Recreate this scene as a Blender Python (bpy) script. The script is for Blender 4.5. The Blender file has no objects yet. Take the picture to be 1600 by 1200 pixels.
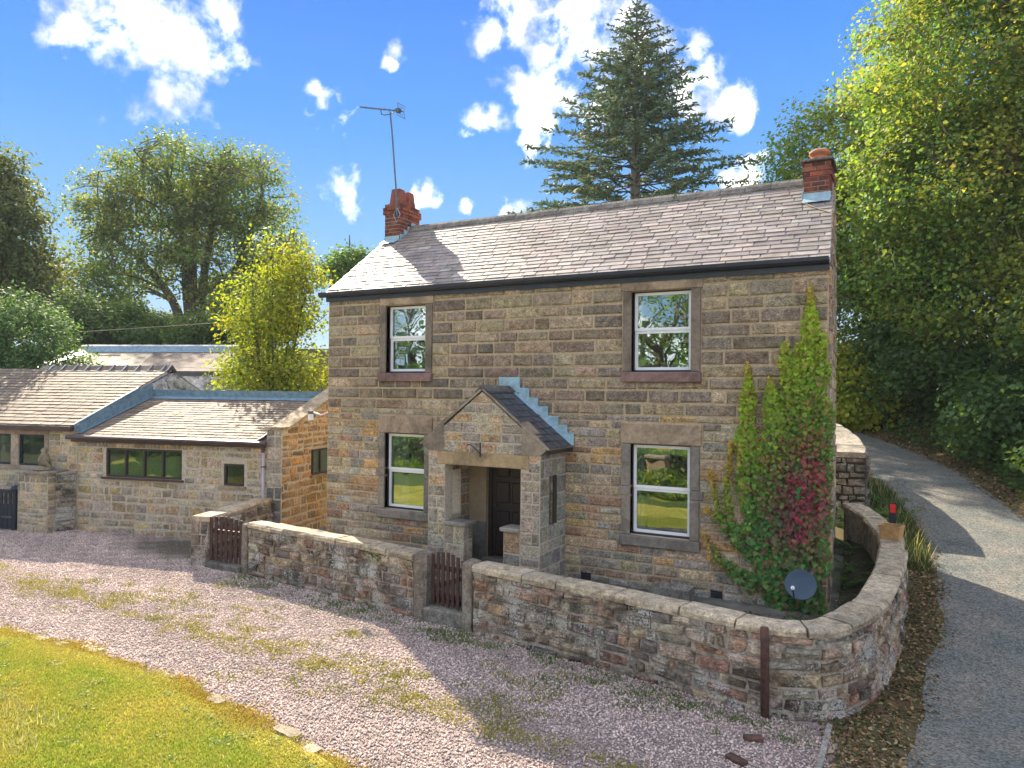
import bpy, math, random
import numpy as np
from mathutils import Vector, Matrix
random.seed(7); RNG = np.random.default_rng(11)
SC = bpy.context.scene
COL = SC.collection
R = math.radians

# ------------------------------------------------------------------ camera, world, sun, exposure
F = 1148.0                                     # focal length in photo pixels (photo 1600 x 1200)
ROLL, HY, TH = 0.010, 611.0, R(61.5)
CAM = np.array([10.6, -11.55, 3.0])
FWD0 = np.array([-math.cos(TH), math.sin(TH), 0]); RGT0 = np.array([math.sin(TH), math.cos(TH), 0]); UP0 = np.array([0, 0, 1.0])
PITCH = math.atan((HY - 600) / F)
FWD = FWD0 * math.cos(PITCH) + UP0 * math.sin(PITCH)
_u = UP0 * math.cos(PITCH) - FWD0 * math.sin(PITCH)
RGT = RGT0 * math.cos(ROLL) + _u * math.sin(ROLL)
UPV = _u * math.cos(ROLL) - RGT0 * math.sin(ROLL)
cd = bpy.data.cameras.new('camera'); cam = bpy.data.objects.new('camera', cd); COL.objects.link(cam)
cd.sensor_width = 36; cd.sensor_fit = 'HORIZONTAL'; cd.lens = F / 1600 * 36
cd.clip_start = .1; cd.clip_end = 3000
M4 = Matrix.Identity(4)
for i in range(3):
    M4[i][0] = RGT[i]; M4[i][1] = UPV[i]; M4[i][2] = -FWD[i]; M4[i][3] = CAM[i]
cam.matrix_world = M4
SC.camera = cam

SUN_EL = R(34)
LDIR = np.array([.815 * math.cos(SUN_EL), -.58 * math.cos(SUN_EL), -math.sin(SUN_EL)])
sd = bpy.data.lights.new('sun', 'SUN'); sd.energy = 2.0; sd.angle = R(.55); sd.color = (1, .87, .68)
sun = bpy.data.objects.new('sun', sd); COL.objects.link(sun)
sun.rotation_euler = Vector(LDIR).to_track_quat('-Z', 'Y').to_euler()
SC.view_settings.view_transform = 'Standard'; SC.view_settings.look = 'None'
SC.view_settings.gamma = 1; SC.view_settings.use_curve_mapping = False
SC.view_settings.exposure = 2.86
SC.render.engine = 'CYCLES'
SC.cycles.use_denoising = True
SC.cycles.max_bounces = 6; SC.cycles.diffuse_bounces = 4; SC.cycles.glossy_bounces = 3
SC.cycles.transmission_bounces = 4; SC.cycles.transparent_max_bounces = 6


def ray(px, py):
    return FWD + RGT * ((px - 800) / F) - UPV * ((py - 600) / F)


def proj(p):
    v = np.asarray(p, float) - CAM
    z = v @ FWD
    return np.array([800 + F * (v @ RGT) / z, 600 - F * (v @ UPV) / z, z])


def projn(P):
    V = np.asarray(P, float) - CAM
    z = np.maximum(V @ FWD, 1e-3)
    return 800 + F * (V @ RGT) / z, 600 - F * (V @ UPV) / z, V @ FWD


# ---- sky: physical sky with broken cumulus
W = bpy.data.worlds.new('World'); SC.world = W; W.use_nodes = True
nt = W.node_tree; N = nt.nodes; L = nt.links
bg = N['Background']
sky = N.new('ShaderNodeTexSky'); sky.sky_type = 'NISHITA'; sky.sun_disc = False
sky.sun_elevation = SUN_EL; sky.sun_rotation = math.atan2(-.815, .58); sky.air_density = 1.0; sky.dust_density = .25; sky.ozone_density = 2.5
hs = N.new('ShaderNodeHueSaturation'); hs.inputs['Saturation'].default_value = 1.28; hs.inputs['Value'].default_value = 1.0
L.new(sky.outputs[0], hs.inputs['Color'])
sepz = N.new('ShaderNodeSeparateXYZ')
tc = N.new('ShaderNodeTexCoord')
nrm = N.new('ShaderNodeVectorMath'); nrm.operation = 'NORMALIZE'; L.new(tc.outputs['Generated'], nrm.inputs[0])


def noise_n(tree, scale, detail, rough, vec, dist=0.0):
    n = tree.nodes.new('ShaderNodeTexNoise'); n.inputs['Scale'].default_value = scale
    n.inputs['Detail'].default_value = detail; n.inputs['Roughness'].default_value = rough
    n.inputs['Distortion'].default_value = dist
    tree.links.new(vec, n.inputs['Vector']); return n


def math_n(tree, op, a, b=None, clamp=False):
    m = tree.nodes.new('ShaderNodeMath'); m.operation = op; m.use_clamp = clamp
    for i, v in enumerate((a, b)):
        if v is None: continue
        if isinstance(v, (int, float)): m.inputs[i].default_value = v
        else: tree.links.new(v, m.inputs[i])
    return m.outputs[0]


L.new(nrm.outputs[0], sepz.inputs[0])
grad = N.new('ShaderNodeValToRGB'); L.new(sepz.outputs['Z'], grad.inputs[0])
ge = grad.color_ramp.elements
KS = 1 / .945
ge[0].position = 0.0; ge[0].color = (.68 * KS, .86 * KS, 1.0 * KS, 1)
ge[1].position = .5; ge[1].color = (.03 * KS, .235 * KS, .93 * KS, 1)
for p_, c_ in ((.10, (.42, .70, 1.0)), (.20, (.235, .55, .99)), (.33, (.095, .385, .97)), (1.0, (.02, .18, .8))):
    q_ = ge.new(p_); q_.color = (*[v_ * KS for v_ in c_], 1)
hsl = N.new('ShaderNodeVectorMath'); hsl.operation = 'MINIMUM'; L.new(hs.outputs[0], hsl.inputs[0]); hsl.inputs[1].default_value = (1.1, 1.4, 1.75)
skm = N.new('ShaderNodeMixRGB'); skm.inputs[0].default_value = .94; L.new(hsl.outputs[0], skm.inputs[1]); L.new(grad.outputs[0], skm.inputs[2])
nb = noise_n(nt, 9, 3, .5, nrm.outputs[0])
wsub = N.new('ShaderNodeVectorMath'); wsub.operation = 'SUBTRACT'; L.new(nb.outputs['Color'], wsub.inputs[0]); wsub.inputs[1].default_value = (.5, .5, .5)
wsc = N.new('ShaderNodeVectorMath'); wsc.operation = 'SCALE'; L.new(wsub.outputs[0], wsc.inputs[0]); wsc.inputs['Scale'].default_value = .055
warp = N.new('ShaderNodeVectorMath'); warp.operation = 'ADD'; L.new(nrm.outputs[0], warp.inputs[0]); L.new(wsc.outputs[0], warp.inputs[1])
BLOBS = [(190, 0, 120), (262, 62, 92), (300, 92, 52), (130, -10, 90), (335, 18, 45), (230, 25, 100), (285, 162, 46), (322, 182, 34), (258, 150, 34),
         (628, 60, 26), (618, 82, 18), (503, 172, 38), (524, 196, 28), (490, 150, 22), (545, 303, 36), (675, 310, 28), (655, 318, 18),
         (805, 20, 92), (770, 55, 60), (850, 75, 62), (880, 130, 74), (790, 130, 52), (735, 182, 34), (830, 165, 54), (935, 85, 70), (760, 178, 40), (828, 216, 32),
         (852, 226, 22), (905, 5, 55), (1090, 72, 34), (1100, 125, 50), (1132, 165, 44), (1060, 150, 66), (1150, 186, 26), (1167, 247, 26), (1150, 285, 46),
         (795, 338, 32), (735, 325, 14), (960, 160, 70), (1000, 60, 60)]
mx = None
for b in BLOBS:
    if len(b) == 3:
        d = ray(b[0], b[1]); d = d / np.linalg.norm(d); r = b[2] / F * .95
    else:
        d, r = b[0], b[1] / F
    ds = N.new('ShaderNodeVectorMath'); ds.operation = 'DISTANCE'
    L.new(warp.outputs[0], ds.inputs[0]); ds.inputs[1].default_value = tuple(d)
    v = math_n(nt, 'MULTIPLY', ds.outputs['Value'], -1.0 / r)
    v = math_n(nt, 'ADD', v, 1.0)
    mx = v if mx is None else math_n(nt, 'MAXIMUM', mx, v)
nf = noise_n(nt, 21, 8, .6, nrm.outputs[0], .15)
nfm = math_n(nt, 'SUBTRACT', nf.outputs['Fac'], .5)
nfm = math_n(nt, 'MULTIPLY', nfm, 4.6)
mxs = math_n(nt, 'MULTIPLY', mx, 1.15)
# added denser cumulus outside the view, put in to fill the shade
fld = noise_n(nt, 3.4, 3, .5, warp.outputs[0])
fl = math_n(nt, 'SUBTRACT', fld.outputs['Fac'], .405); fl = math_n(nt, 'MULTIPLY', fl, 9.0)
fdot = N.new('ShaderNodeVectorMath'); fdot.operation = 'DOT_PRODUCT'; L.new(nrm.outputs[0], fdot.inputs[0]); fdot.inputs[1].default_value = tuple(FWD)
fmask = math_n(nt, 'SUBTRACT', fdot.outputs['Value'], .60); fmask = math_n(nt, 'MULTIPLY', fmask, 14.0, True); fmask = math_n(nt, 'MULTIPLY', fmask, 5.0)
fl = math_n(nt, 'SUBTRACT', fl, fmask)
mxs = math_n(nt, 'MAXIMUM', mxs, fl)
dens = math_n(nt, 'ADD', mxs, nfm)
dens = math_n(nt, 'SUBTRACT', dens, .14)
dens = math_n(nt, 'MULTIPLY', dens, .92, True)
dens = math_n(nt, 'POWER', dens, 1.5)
# cloud body brightness: thinner greyer undersides by noise
nc = noise_n(nt, 14, 4, .5, nrm.outputs[0])
cr = N.new('ShaderNodeValToRGB'); L.new(nc.outputs['Fac'], cr.inputs[0])
cre = cr.color_ramp.elements
cre[0].position = .33; cre[0].color = (.98, 1.02, 1.12, 1)
cre[1].position = .66; cre[1].color = (3.9, 3.8, 3.7, 1)
q_ = cre.new(.48); q_.color = (1.7, 1.7, 1.74, 1)
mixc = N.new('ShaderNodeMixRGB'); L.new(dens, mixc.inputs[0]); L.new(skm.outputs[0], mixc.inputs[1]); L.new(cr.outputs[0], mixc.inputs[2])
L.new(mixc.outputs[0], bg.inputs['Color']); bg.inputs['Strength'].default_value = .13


# ------------------------------------------------------------------ helpers
def link(o, parent=None):
    COL.objects.link(o)
    if parent is not None: o.parent = parent
    return o


def tag(o, label=None, cat=None, group=None, kind=None):
    if label: o['label'] = label
    if cat: o['category'] = cat
    if group: o['group'] = group
    if kind: o['kind'] = kind
    return o


def thing(name, label, cat, group=None, loc=(0, 0, 0)):
    o = bpy.data.objects.new(name, None); o.empty_display_size = .2
    link(o); return tag(o, label, cat, group)


def set_tint(me, cols):
    a = me.attributes.new('tint', 'FLOAT_COLOR', 'FACE')
    arr = np.ones((len(cols), 4), np.float32); arr[:, :3] = cols
    a.data.foreach_set('color', arr.ravel())


class MB:
    """collects shapes for ONE mesh object"""
    def __init__(s): s.v = []; s.f = []; s.t = []; s.c = (.5, .5, .5)
    def add(s, vs, fs, c=None):
        n = len(s.v); s.v.extend([tuple(p) for p in vs]); s.f.extend([tuple(i + n for i in f) for f in fs])
        s.t.extend([c or s.c] * len(fs)); return s
    def box(s, x0, x1, y0, y1, z0, z1, c=None, fr=None):
        vs = [(x, y, z) for z in (z0, z1) for y in (y0, y1) for x in (x0, x1)]
        if fr: vs = [fr(*p) for p in vs]
        return s.add(vs, [(0, 2, 3, 1), (4, 5, 7, 6), (0, 1, 5, 4), (2, 6, 7, 3), (0, 4, 6, 2), (1, 3, 7, 5)], c)
    def cbox(s, x0, x1, y0, y1, z0, z1, b=.01, c=None, fr=None):
        """box with chamfered edges"""
        vs = []; 
        X = (x0, x1); Y = (y0, y1); Z = (z0, z1); sg = (1, -1)
        idx = {}
        for i in (0, 1):
            for j in (0, 1):
                for k in (0, 1):
                    for a in range(3):
                        p = [X[i], Y[j], Z[k]]
                        for q, s_ in ((0, sg[i]), (1, sg[j]), (2, sg[k])):
                            if q != a: p[q] += s_ * b
                        idx[i, j, k, a] = len(vs); vs.append(tuple(p))
        fs = []
        for a in range(3):
            o = [q for q in range(3) if q != a]
            for e in (0, 1):
                cs = []
                for (m, n) in ((0, 0), (1, 0), (1, 1), (0, 1)):
                    t = [0, 0, 0]; t[a] = e; t[o[0]] = m; t[o[1]] = n
                    cs.append(idx[t[0], t[1], t[2], a])
                fs.append(cs if (e == 1) == (a != 1) else cs[::-1])
        for a in range(3):
            o = [q for q in range(3) if q != a]
            for m in (0, 1):
                for n in (0, 1):
                    t0 = [0, 0, 0]; t1 = [0, 0, 0]; t1[a] = 1
                    for t in (t0, t1): t[o[0]] = m; t[o[1]] = n
                    fs.append((idx[(*t0, o[0])], idx[(*t1, o[0])], idx[(*t1, o[1])], idx[(*t0, o[1])]))
        for i in (0, 1):
            for j in (0, 1):
                for k in (0, 1): fs.append((idx[i, j, k, 0], idx[i, j, k, 1], idx[i, j, k, 2]))
        if fr: vs = [fr(*p) for p in vs]
        return s.add(vs, fs, c)
    def prism(s, poly, vec, c=None):
        """polygon (3d points) extruded along vec"""
        n = len(poly); vec = np.array(vec)
        vs = [tuple(p) for p in poly] + [tuple(np.array(p) + vec) for p in poly]
        fs = [tuple(range(n))[::-1], tuple(range(n, 2 * n))] + [(i, (i + 1) % n, n + (i + 1) % n, n + i) for i in range(n)]
        return s.add(vs, fs, c)
    def tube(s, pts, rad, sides=6, c=None, cap=True):
        pts = [np.array(p, float) for p in pts]; n = len(pts)
        if not hasattr(rad, '__len__'): rad = [rad] * n
        vs = []
        for i, p in enumerate(pts):
            t = pts[min(i + 1, n - 1)] - pts[max(i - 1, 0)]; t = t / (np.linalg.norm(t) + 1e-9)
            a = np.cross(t, (0, 0, 1) if abs(t[2]) < .9 else (1, 0, 0)); a /= np.linalg.norm(a); b = np.cross(t, a)
            for k in range(sides):
                th = 2 * math.pi * k / sides
                vs.append(p + (a * math.cos(th) + b * math.sin(th)) * rad[i])
        fs = [(i * sides + k, i * sides + (k + 1) % sides, (i + 1) * sides + (k + 1) % sides, (i + 1) * sides + k) for i in range(n - 1) for k in range(sides)]
        if cap: fs += [tuple(range(sides))[::-1], tuple(range((n - 1) * sides, n * sides))]
        return s.add(vs, fs, c)
    def lathe(s, prof, cen, sides=20, c=None, axis=(0, 0, 1)):
        ax = Vector(axis).normalized(); q = Vector((0, 0, 1)).rotation_difference(ax)
        vs = []
        for r, z in prof:
            for k in range(sides):
                th = 2 * math.pi * k / sides
                p = q @ Vector((r * math.cos(th), r * math.sin(th), z)); vs.append((p[0] + cen[0], p[1] + cen[1], p[2] + cen[2]))
        n = len(prof)
        fs = [(i * sides + k, i * sides + (k + 1) % sides, (i + 1) * sides + (k + 1) % sides, (i + 1) * sides + k) for i in range(n - 1) for k in range(sides)]
        fs += [tuple(range(sides))[::-1], tuple(range((n - 1) * sides, n * sides))]
        return s.add(vs, fs, c)
    def build(s, name, mat, parent=None, smooth=False):
        me = bpy.data.meshes.new(name); me.from_pydata(s.v, [], s.f); me.materials.append(mat)
        set_tint(me, s.t)
        if smooth: me.polygons.foreach_set('use_smooth', [True] * len(me.polygons))
        return link(bpy.data.objects.new(name, me), parent)


def np_mesh(name, V, k, cols, mat, parent=None, smooth=False):
    """V: (n*k,3) array, n polygons of k corners each with its own vertices"""
    n = len(V) // k
    me = bpy.data.meshes.new(name)
    me.vertices.add(n * k); me.vertices.foreach_set('co', np.ascontiguousarray(V, np.float32).ravel())
    me.loops.add(n * k); me.loops.foreach_set('vertex_index', np.arange(n * k, dtype=np.int32))
    me.polygons.add(n); me.polygons.foreach_set('loop_start', np.arange(n, dtype=np.int32) * k)
    me.polygons.foreach_set('loop_total', np.full(n, k, np.int32))
    me.update(calc_edges=True); me.materials.append(mat); set_tint(me, cols)
    return link(bpy.data.objects.new(name, me), parent)


def np_mesh_ix(name, V, Fc, cols, mat, parent=None):
    """V verts, Fc (m,3) triangles"""
    me = bpy.data.meshes.new(name); m = len(Fc)
    me.vertices.add(len(V)); me.vertices.foreach_set('co', np.ascontiguousarray(V, np.float32).ravel())
    me.loops.add(m * 3); me.loops.foreach_set('vertex_index', np.ascontiguousarray(Fc, np.int32).ravel())
    me.polygons.add(m); me.polygons.foreach_set('loop_start', np.arange(m, dtype=np.int32) * 3)
    me.polygons.foreach_set('loop_total', np.full(m, 3, np.int32))
    me.update(calc_edges=True); me.materials.append(mat); set_tint(me, cols)
    return link(bpy.data.objects.new(name, me), parent)


class Pieces:
    """pieces (stones, slates, bricks): the largest in the photo become single objects, the rest one joined part"""
    def __init__(s): s.items = []
    def add(s, vs, fs, col, parent, nrm=None): s.items.append((vs, fs, col, parent, nrm))
    def finish(s, name, rest, mat, limit=290, minpx=9):
        sc = []
        for it in s.items:
            P = np.array(it[0]); u, v, z = projn(P)
            w = u.max() - u.min(); h = v.max() - v.min(); a = w * h
            if z.min() < .5 or u.max() < 0 or u.min() > 1600 or v.max() < 0 or v.min() > 1200: a = 0
            if it[4] is not None and np.dot(it[4], CAM - P.mean(0)) < 0: a = 0
            if max(w, h) < minpx: a = 0
            sc.append(a)
        order = np.argsort(sc)[::-1]; single = set(int(i) for i in order[:limit] if sc[i] > 0)
        bags = {}
        for i, (vs, fs, col, parent, _) in enumerate(s.items):
            if i in single:
                MB().add(vs, fs, tuple(col)).build(name, mat, parent)
            else:
                bags.setdefault(parent.name, (parent, MB()))[1].add(vs, fs, tuple(col))
        for parent, mb in bags.values():
            tag(mb.build(rest, mat, parent), kind='stuff')


def shade(c, lo, hi):
    k = random.uniform(lo, hi); return tuple(x * k for x in c)


def jit(a): return random.uniform(-a, a)


def pick(pal, sp=.155):
    c = random.choice(pal); k = 1 + jit(sp * 1.6)
    return tuple(max(.01, x * k * (1 + jit(sp * .35))) for x in c)


STONE_F = [(0, 1, 5, 4), (1, 2, 6, 5), (2, 3, 7, 6), (3, 0, 4, 7), (4, 5, 9, 8), (5, 6, 10, 9), (6, 7, 11, 10), (7, 4, 8, 11), (8, 9, 10, 11)]


def stone(fr, u0, u1, v0, v1, pr, j=.006, b=.014):
    """one rough-faced stone: fr(u, v, n) -> world; back ring in the mortar, arris ring, proud face"""
    q = [(u0, v0), (u1, v0), (u1, v1), (u0, v1)]
    q = [(u + jit(j), v + jit(j)) for u, v in q]
    cu = (u0 + u1) / 2; cv = (v0 + v1) / 2
    vs = [fr(u, v, -.012) for u, v in q]
    r1 = [(u + (cu - u) / abs(cu - u + 1e-6) * b * .35, v + (cv - v) / abs(cv - v + 1e-6) * b * .35) for u, v in q]
    vs += [fr(u, v, pr * (.55 + jit(.15))) for u, v in r1]
    bb = min(b * 1.7, (u1 - u0) * .25, (v1 - v0) * .25)
    r2 = [(u + math.copysign(bb, cu - u), v + math.copysign(bb, cv - v)) for u, v in q]
    vs += [fr(u + jit(j), v + jit(j), pr * (1.0 + jit(.3))) for u, v in r2]
    return [tuple(p) for p in vs], STONE_F


def free_spans(a, b, va, vb, holes, tol=.4):
    spans = [(a, b)]
    for (h0, h1, w0, w1) in holes:
        ov = min(vb, w1) - max(va, w0)
        if ov < tol * (vb - va): continue
        out = []
        for s0, s1 in spans:
            if h1 <= s0 or h0 >= s1: out.append((s0, s1)); continue
            if h0 > s0: out.append((s0, h0))
            if h1 < s1: out.append((h1, s1))
        spans = out
    return spans


def lay0(ps, parent, fr, u0, u1, v0, v1, hs_, ls_, pal, holes=(), gap=.014, pr=(.012, .024), j=.005, b=.014, clip=None, nrm=None, palf=None):
    """coursed stone: hs_ course heights range, ls_ lengths range; clip(vmid)->(ua,ub)"""
    v = v0
    while v < v1 - .03:
        h = random.uniform(*hs_)
        if v + h > v1 - hs_[0] * .6: h = v1 - v
        a, c = (u0, u1) if clip is None else clip(v + h * .5)
        for s0, s1 in free_spans(a, c, v, v + h, holes):
            u = s0
            while u < s1 - .02:
                l = random.uniform(*ls_) * (1 if random.random() > .15 else .55)
                if u + l > s1 - ls_[0] * .7: l = s1 - u
                if l > gap * 1.8 and h > gap * 1.8:
                    p = palf(u, v) if palf else pal
                    vs, fs = stone(fr, u + gap / 2, u + l - gap / 2, v + gap / 2, v + h - gap / 2, random.uniform(*pr), j, b)
                    ps.add(vs, fs, pick(p), parent, nrm)
                u += l
        v += h


def slab(mb, fr, u0, u1, v0, v1, n0, n1, holes, c=None):
    """wall slab with openings; n0 outer face, n1 inner face (fr(u,v,n))"""
    us = sorted({u0, u1, *[x for h in holes for x in h[:2] if u0 < x < u1]})
    vs_ = sorted({v0, v1, *[x for h in holes for x in h[2:] if v0 < x < v1]})
    solid = lambda i, k: 0 <= i < len(us) - 1 and 0 <= k < len(vs_) - 1 and not any(h[0] - 1e-6 <= us[i] and us[i + 1] <= h[1] + 1e-6 and h[2] - 1e-6 <= vs_[k] and vs_[k + 1] <= h[3] + 1e-6 for h in holes)
    for i in range(len(us) - 1):
        for k in range(len(vs_) - 1):
            if not solid(i, k): continue
            a, b_, e, g = us[i], us[i + 1], vs_[k], vs_[k + 1]
            P = lambda u, v, n: fr(u, v, n)
            mb.add([P(a, e, n0), P(b_, e, n0), P(b_, g, n0), P(a, g, n0)], [(0, 1, 2, 3)], c)
            mb.add([P(a, e, n1), P(b_, e, n1), P(b_, g, n1), P(a, g, n1)], [(3, 2, 1, 0)], c)
            for (di, dk, q0, q1) in ((-1, 0, (a, e), (a, g)), (1, 0, (b_, e), (b_, g)), (0, -1, (a, e), (b_, e)), (0, 1, (a, g), (b_, g))):
                if not solid(i + di, k + dk):
                    mb.add([P(*q0, n0), P(*q1, n0), P(*q1, n1), P(*q0, n1)], [(0, 1, 2, 3)], c)


def lay(ps, parent, fr, u0, u1, v0, v1, hs_, ls_, pal, holes=(), gap=.014, pr=(.012, .024), j=.005, b=.014, clip=None, nrm=None, palf=None, rake=False):
    if not rake: return lay0(ps, parent, fr, u0, u1, v0, v1, hs_, ls_, pal, holes, gap, pr, j, b, clip, nrm, palf)
    v = v0
    while v < v1 - .03:                      # course by course, end stones cut to the slope
        h = min(random.uniform(*hs_), v1 - v)
        if v1 - v - h < hs_[0] * .6: h = v1 - v
        am, bm = clip(v + h * .5)
        def fc(u, vv, n, am=am, bm=bm):
            t = (u - am) / (bm - am) * 2 - 1; a, c = clip(vv); k = max(0, (abs(t) - .45) / .55)
            return fr(u + ((c - bm) if t > 0 else (a - am)) * k, vv, n)
        lay0(ps, parent, fc, am, bm, v, v + h, (h, h), ls_, pal, holes, gap, pr, j, b, None, nrm, palf)
        v += h


# ------------------------------------------------------------------ materials
def newmat(name):
    m = bpy.data.materials.new(name); m.use_nodes = True
    return m, m.node_tree, m.node_tree.nodes['Principled BSDF']


def ramp(nt, fac, stops):
    r = nt.nodes.new('ShaderNodeValToRGB'); e = r.color_ramp.elements
    while len(e) > 1: e.remove(e[-1])
    for i, (p, c) in enumerate(stops):
        q = e[0] if i == 0 else e.new(p)
        q.position = p; q.color = (*c, 1) if len(c) == 3 else c
    nt.links.new(fac, r.inputs[0]); return r.outputs[0]


def mixrgb(nt, mode, fac, a, b):
    m = nt.nodes.new('ShaderNodeMixRGB'); m.blend_type = mode
    for i, v in ((0, fac), (1, a), (2, b)):
        if isinstance(v, (int, float)): m.inputs[i].default_value = v
        elif isinstance(v, tuple): m.inputs[i].default_value = (*v, 1)
        else: nt.links.new(v, m.inputs[i])
    return m.outputs[0]


def bump(nt, bsdf, h, strength, dist):
    b = nt.nodes.new('ShaderNodeBump'); b.inputs['Strength'].default_value = strength; b.inputs['Distance'].default_value = dist
    nt.links.new(h, b.inputs['Height']); nt.links.new(b.outputs[0], bsdf.inputs['Normal'])


def pos(nt): return nt.nodes.new('ShaderNodeNewGeometry').outputs['Position']


def tinted(name, rough=.9, mott=.45, mscale=14, bs=.6, bd=.012, bscale=45, spec=.3, stain=0, stain_c=(.02, .018, .015), stain_scale=1.2, lichen=0, lichen_c=(.45, .44, .4), streak=None, detail=6, base=None, pit_shade=0, pit_scale=40):
    """stone-like material: per-piece tint x mottling, grain bump, soot stains, lichen specks"""
    m, nt, b = newmat(name); P = pos(nt)
    if base is None:
        at = nt.nodes.new('ShaderNodeAttribute'); at.attribute_name = 'tint'; col = at.outputs['Color']
    else:
        rgb = nt.nodes.new('ShaderNodeRGB'); rgb.outputs[0].default_value = (*base, 1); col = rgb.outputs[0]
    n1 = noise_n(nt, mscale, detail, .65, P)
    g = ramp(nt, n1.outputs['Fac'], [(.3, (1 - mott,) * 3), (.5, (1,) * 3), (.72, (1 + mott * .9,) * 3)])
    col = mixrgb(nt, 'MULTIPLY', 1.0, col, g)
    if pit_shade:
        mpp = nt.nodes.new('ShaderNodeMapping'); mpp.inputs['Scale'].default_value = (1, 1, 1.7); mpp.inputs['Rotation'].default_value = (0, .5, 0); nt.links.new(P, mpp.inputs[0])
        n5 = noise_n(nt, pit_scale, 3, .6, mpp.outputs[0])
        g5 = ramp(nt, n5.outputs['Fac'], [(.36, (1 - pit_shade,) * 3), (.5, (1,) * 3), (.64, (1 + pit_shade,) * 3)])
        col = mixrgb(nt, 'MULTIPLY', 1.0, col, g5)  # relief shading of the pits painted into the stone colour
    if stain:
        n2 = noise_n(nt, stain_scale, 5, .62, P, .6)
        f = ramp(nt, n2.outputs['Fac'], [(.46, (0,) * 3), (.62, (stain,) * 3)])
        col = mixrgb(nt, 'MIX', f, col, stain_c)
    if lichen:
        n3 = noise_n(nt, 38, 6, .72, P)
        n4 = noise_n(nt, 2.1, 3, .5, P)
        q = math_n(nt, 'MULTIPLY', n3.outputs['Fac'], n4.outputs['Fac'])
        f = ramp(nt, q, [(.29, (0,) * 3), (.34, (lichen,) * 3)])
        col = mixrgb(nt, 'MIX', f, col, lichen_c)
    nt.links.new(col, b.inputs['Base Color'])
    b.inputs['Roughness'].default_value = rough; b.inputs['Specular IOR Level'].default_value = spec
    vec = P
    if streak:
        mp = nt.nodes.new('ShaderNodeMapping'); mp.inputs['Scale'].default_value = streak; nt.links.new(P, mp.inputs[0]); vec = mp.outputs[0]
    nbp = noise_n(nt, bscale, 5, .6, vec)
    bump(nt, b, nbp.outputs['Fac'], bs, bd)
    return m


def plain(name, c, rough=.5, metal=0, spec=.5, var=.15, scale=8, bs=0.15, bd=.003, bscale=60):
    m, nt, b = newmat(name); P = pos(nt)
    n = noise_n(nt, scale, 5, .6, P)
    g = ramp(nt, n.outputs['Fac'], [(.3, tuple(x * (1 - var) for x in c)), (.7, tuple(min(.95, x * (1 + var)) for x in c))])
    nt.links.new(g, b.inputs['Base Color']); b.inputs['Roughness'].default_value = rough; b.inputs['Metallic'].default_value = metal
    b.inputs['Specular IOR Level'].default_value = spec
    if bs: bump(nt, b, noise_n(nt, bscale, 4, .6, P).outputs['Fac'], bs, bd)
    return m


def leafmat(name, trans=.4, rough=.55, tw=(1.25, 1.15, .5), spec=.3, gain=1.0):
    m, nt, b = newmat(name)
    at = nt.nodes.new('ShaderNodeAttribute'); at.attribute_name = 'tint'
    gcol = mixrgb(nt, 'MULTIPLY', 1.0, at.outputs['Color'], (gain,) * 3)
    nt.links.new(gcol, b.inputs['Base Color']); b.inputs['Roughness'].default_value = rough
    b.inputs['Specular IOR Level'].default_value = spec
    tr = nt.nodes.new('ShaderNodeBsdfTranslucent')
    c2 = mixrgb(nt, 'MULTIPLY', 1.0, gcol, tw)
    nt.links.new(c2, tr.inputs['Color'])
    mx = nt.nodes.new('ShaderNodeMixShader'); mx.inputs[0].default_value = trans
    nt.links.new(b.outputs[0], mx.inputs[1]); nt.links.new(tr.outputs[0], mx.inputs[2])
    nt.links.new(mx.outputs[0], nt.nodes['Material Output'].inputs['Surface'])
    return m


MT = {}
MT['rock'] = tinted('rock_faced_stone', mott=.5, mscale=11, bs=1.0, bd=.02, bscale=26, stain=.24, stain_scale=.9, lichen=.18, streak=(1, 1, 2.2), pit_shade=.44, pit_scale=34)
MT['rubble'] = tinted('rubble_stone', pit_shade=.3, pit_scale=30, mott=.5, mscale=12, bs=.8, bd=.016, bscale=34, stain=.3, stain_scale=1.4, lichen=.3)
MT['wallrock'] = tinted('garden_wall_stone', pit_shade=.4, pit_scale=30, mott=.6, mscale=9, bs=1.0, bd=.022, bscale=24, stain=.8, stain_scale=2.4, lichen=.8, lichen_c=(.5, .49, .44))
MT['dressed'] = tinted('dressed_stone', mott=.3, mscale=18, bs=.35, bd=.006, bscale=90, stain=.45, stain_scale=1.6)
MT['coping'] = tinted('coping_stone', pit_shade=.3, pit_scale=36, mott=.5, mscale=10, bs=.7, bd=.012, bscale=30, stain=.35, stain_scale=2.5, lichen=.45, lichen_c=(.42, .4, .33))
MT['mortar'] = tinted('lime_mortar', pit_shade=.22, pit_scale=45, base=(.48, .375, .245), mott=.3, mscale=20, bs=.5, bd=.008, bscale=70, stain=.2, stain_scale=1.1)
MT['mortar_old'] = tinted('weathered_mortar', base=(.36, .31, .25), mott=.6, mscale=14, bs=.9, bd=.015, bscale=40, stain=.6, stain_scale=2.2, lichen=.8, lichen_c=(.5, .49, .45))
MT['mortar_grey'] = tinted('grey_mortar', base=(.47, .41, .32), mott=.3, mscale=20, bs=.5, bd=.008, bscale=70)
MT['slate'] = tinted('roof_slate', rough=.58, mott=.3, mscale=5, bs=.25, bd=.004, bscale=60, spec=.2, stain=.35, stain_scale=.8, stain_c=(.09, .075, .065))
MT['stoneslate'] = tinted('stone_roof_slate', rough=.75, mott=.4, mscale=6, bs=.4, bd=.006, bscale=50, spec=.28, stain=.45, stain_scale=.9, stain_c=(.13, .1, .075))
MT['darkslate'] = tinted('dark_slate', rough=.45, mott=.35, mscale=8, bs=.3, bd=.004, bscale=60, spec=.5)
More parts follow.
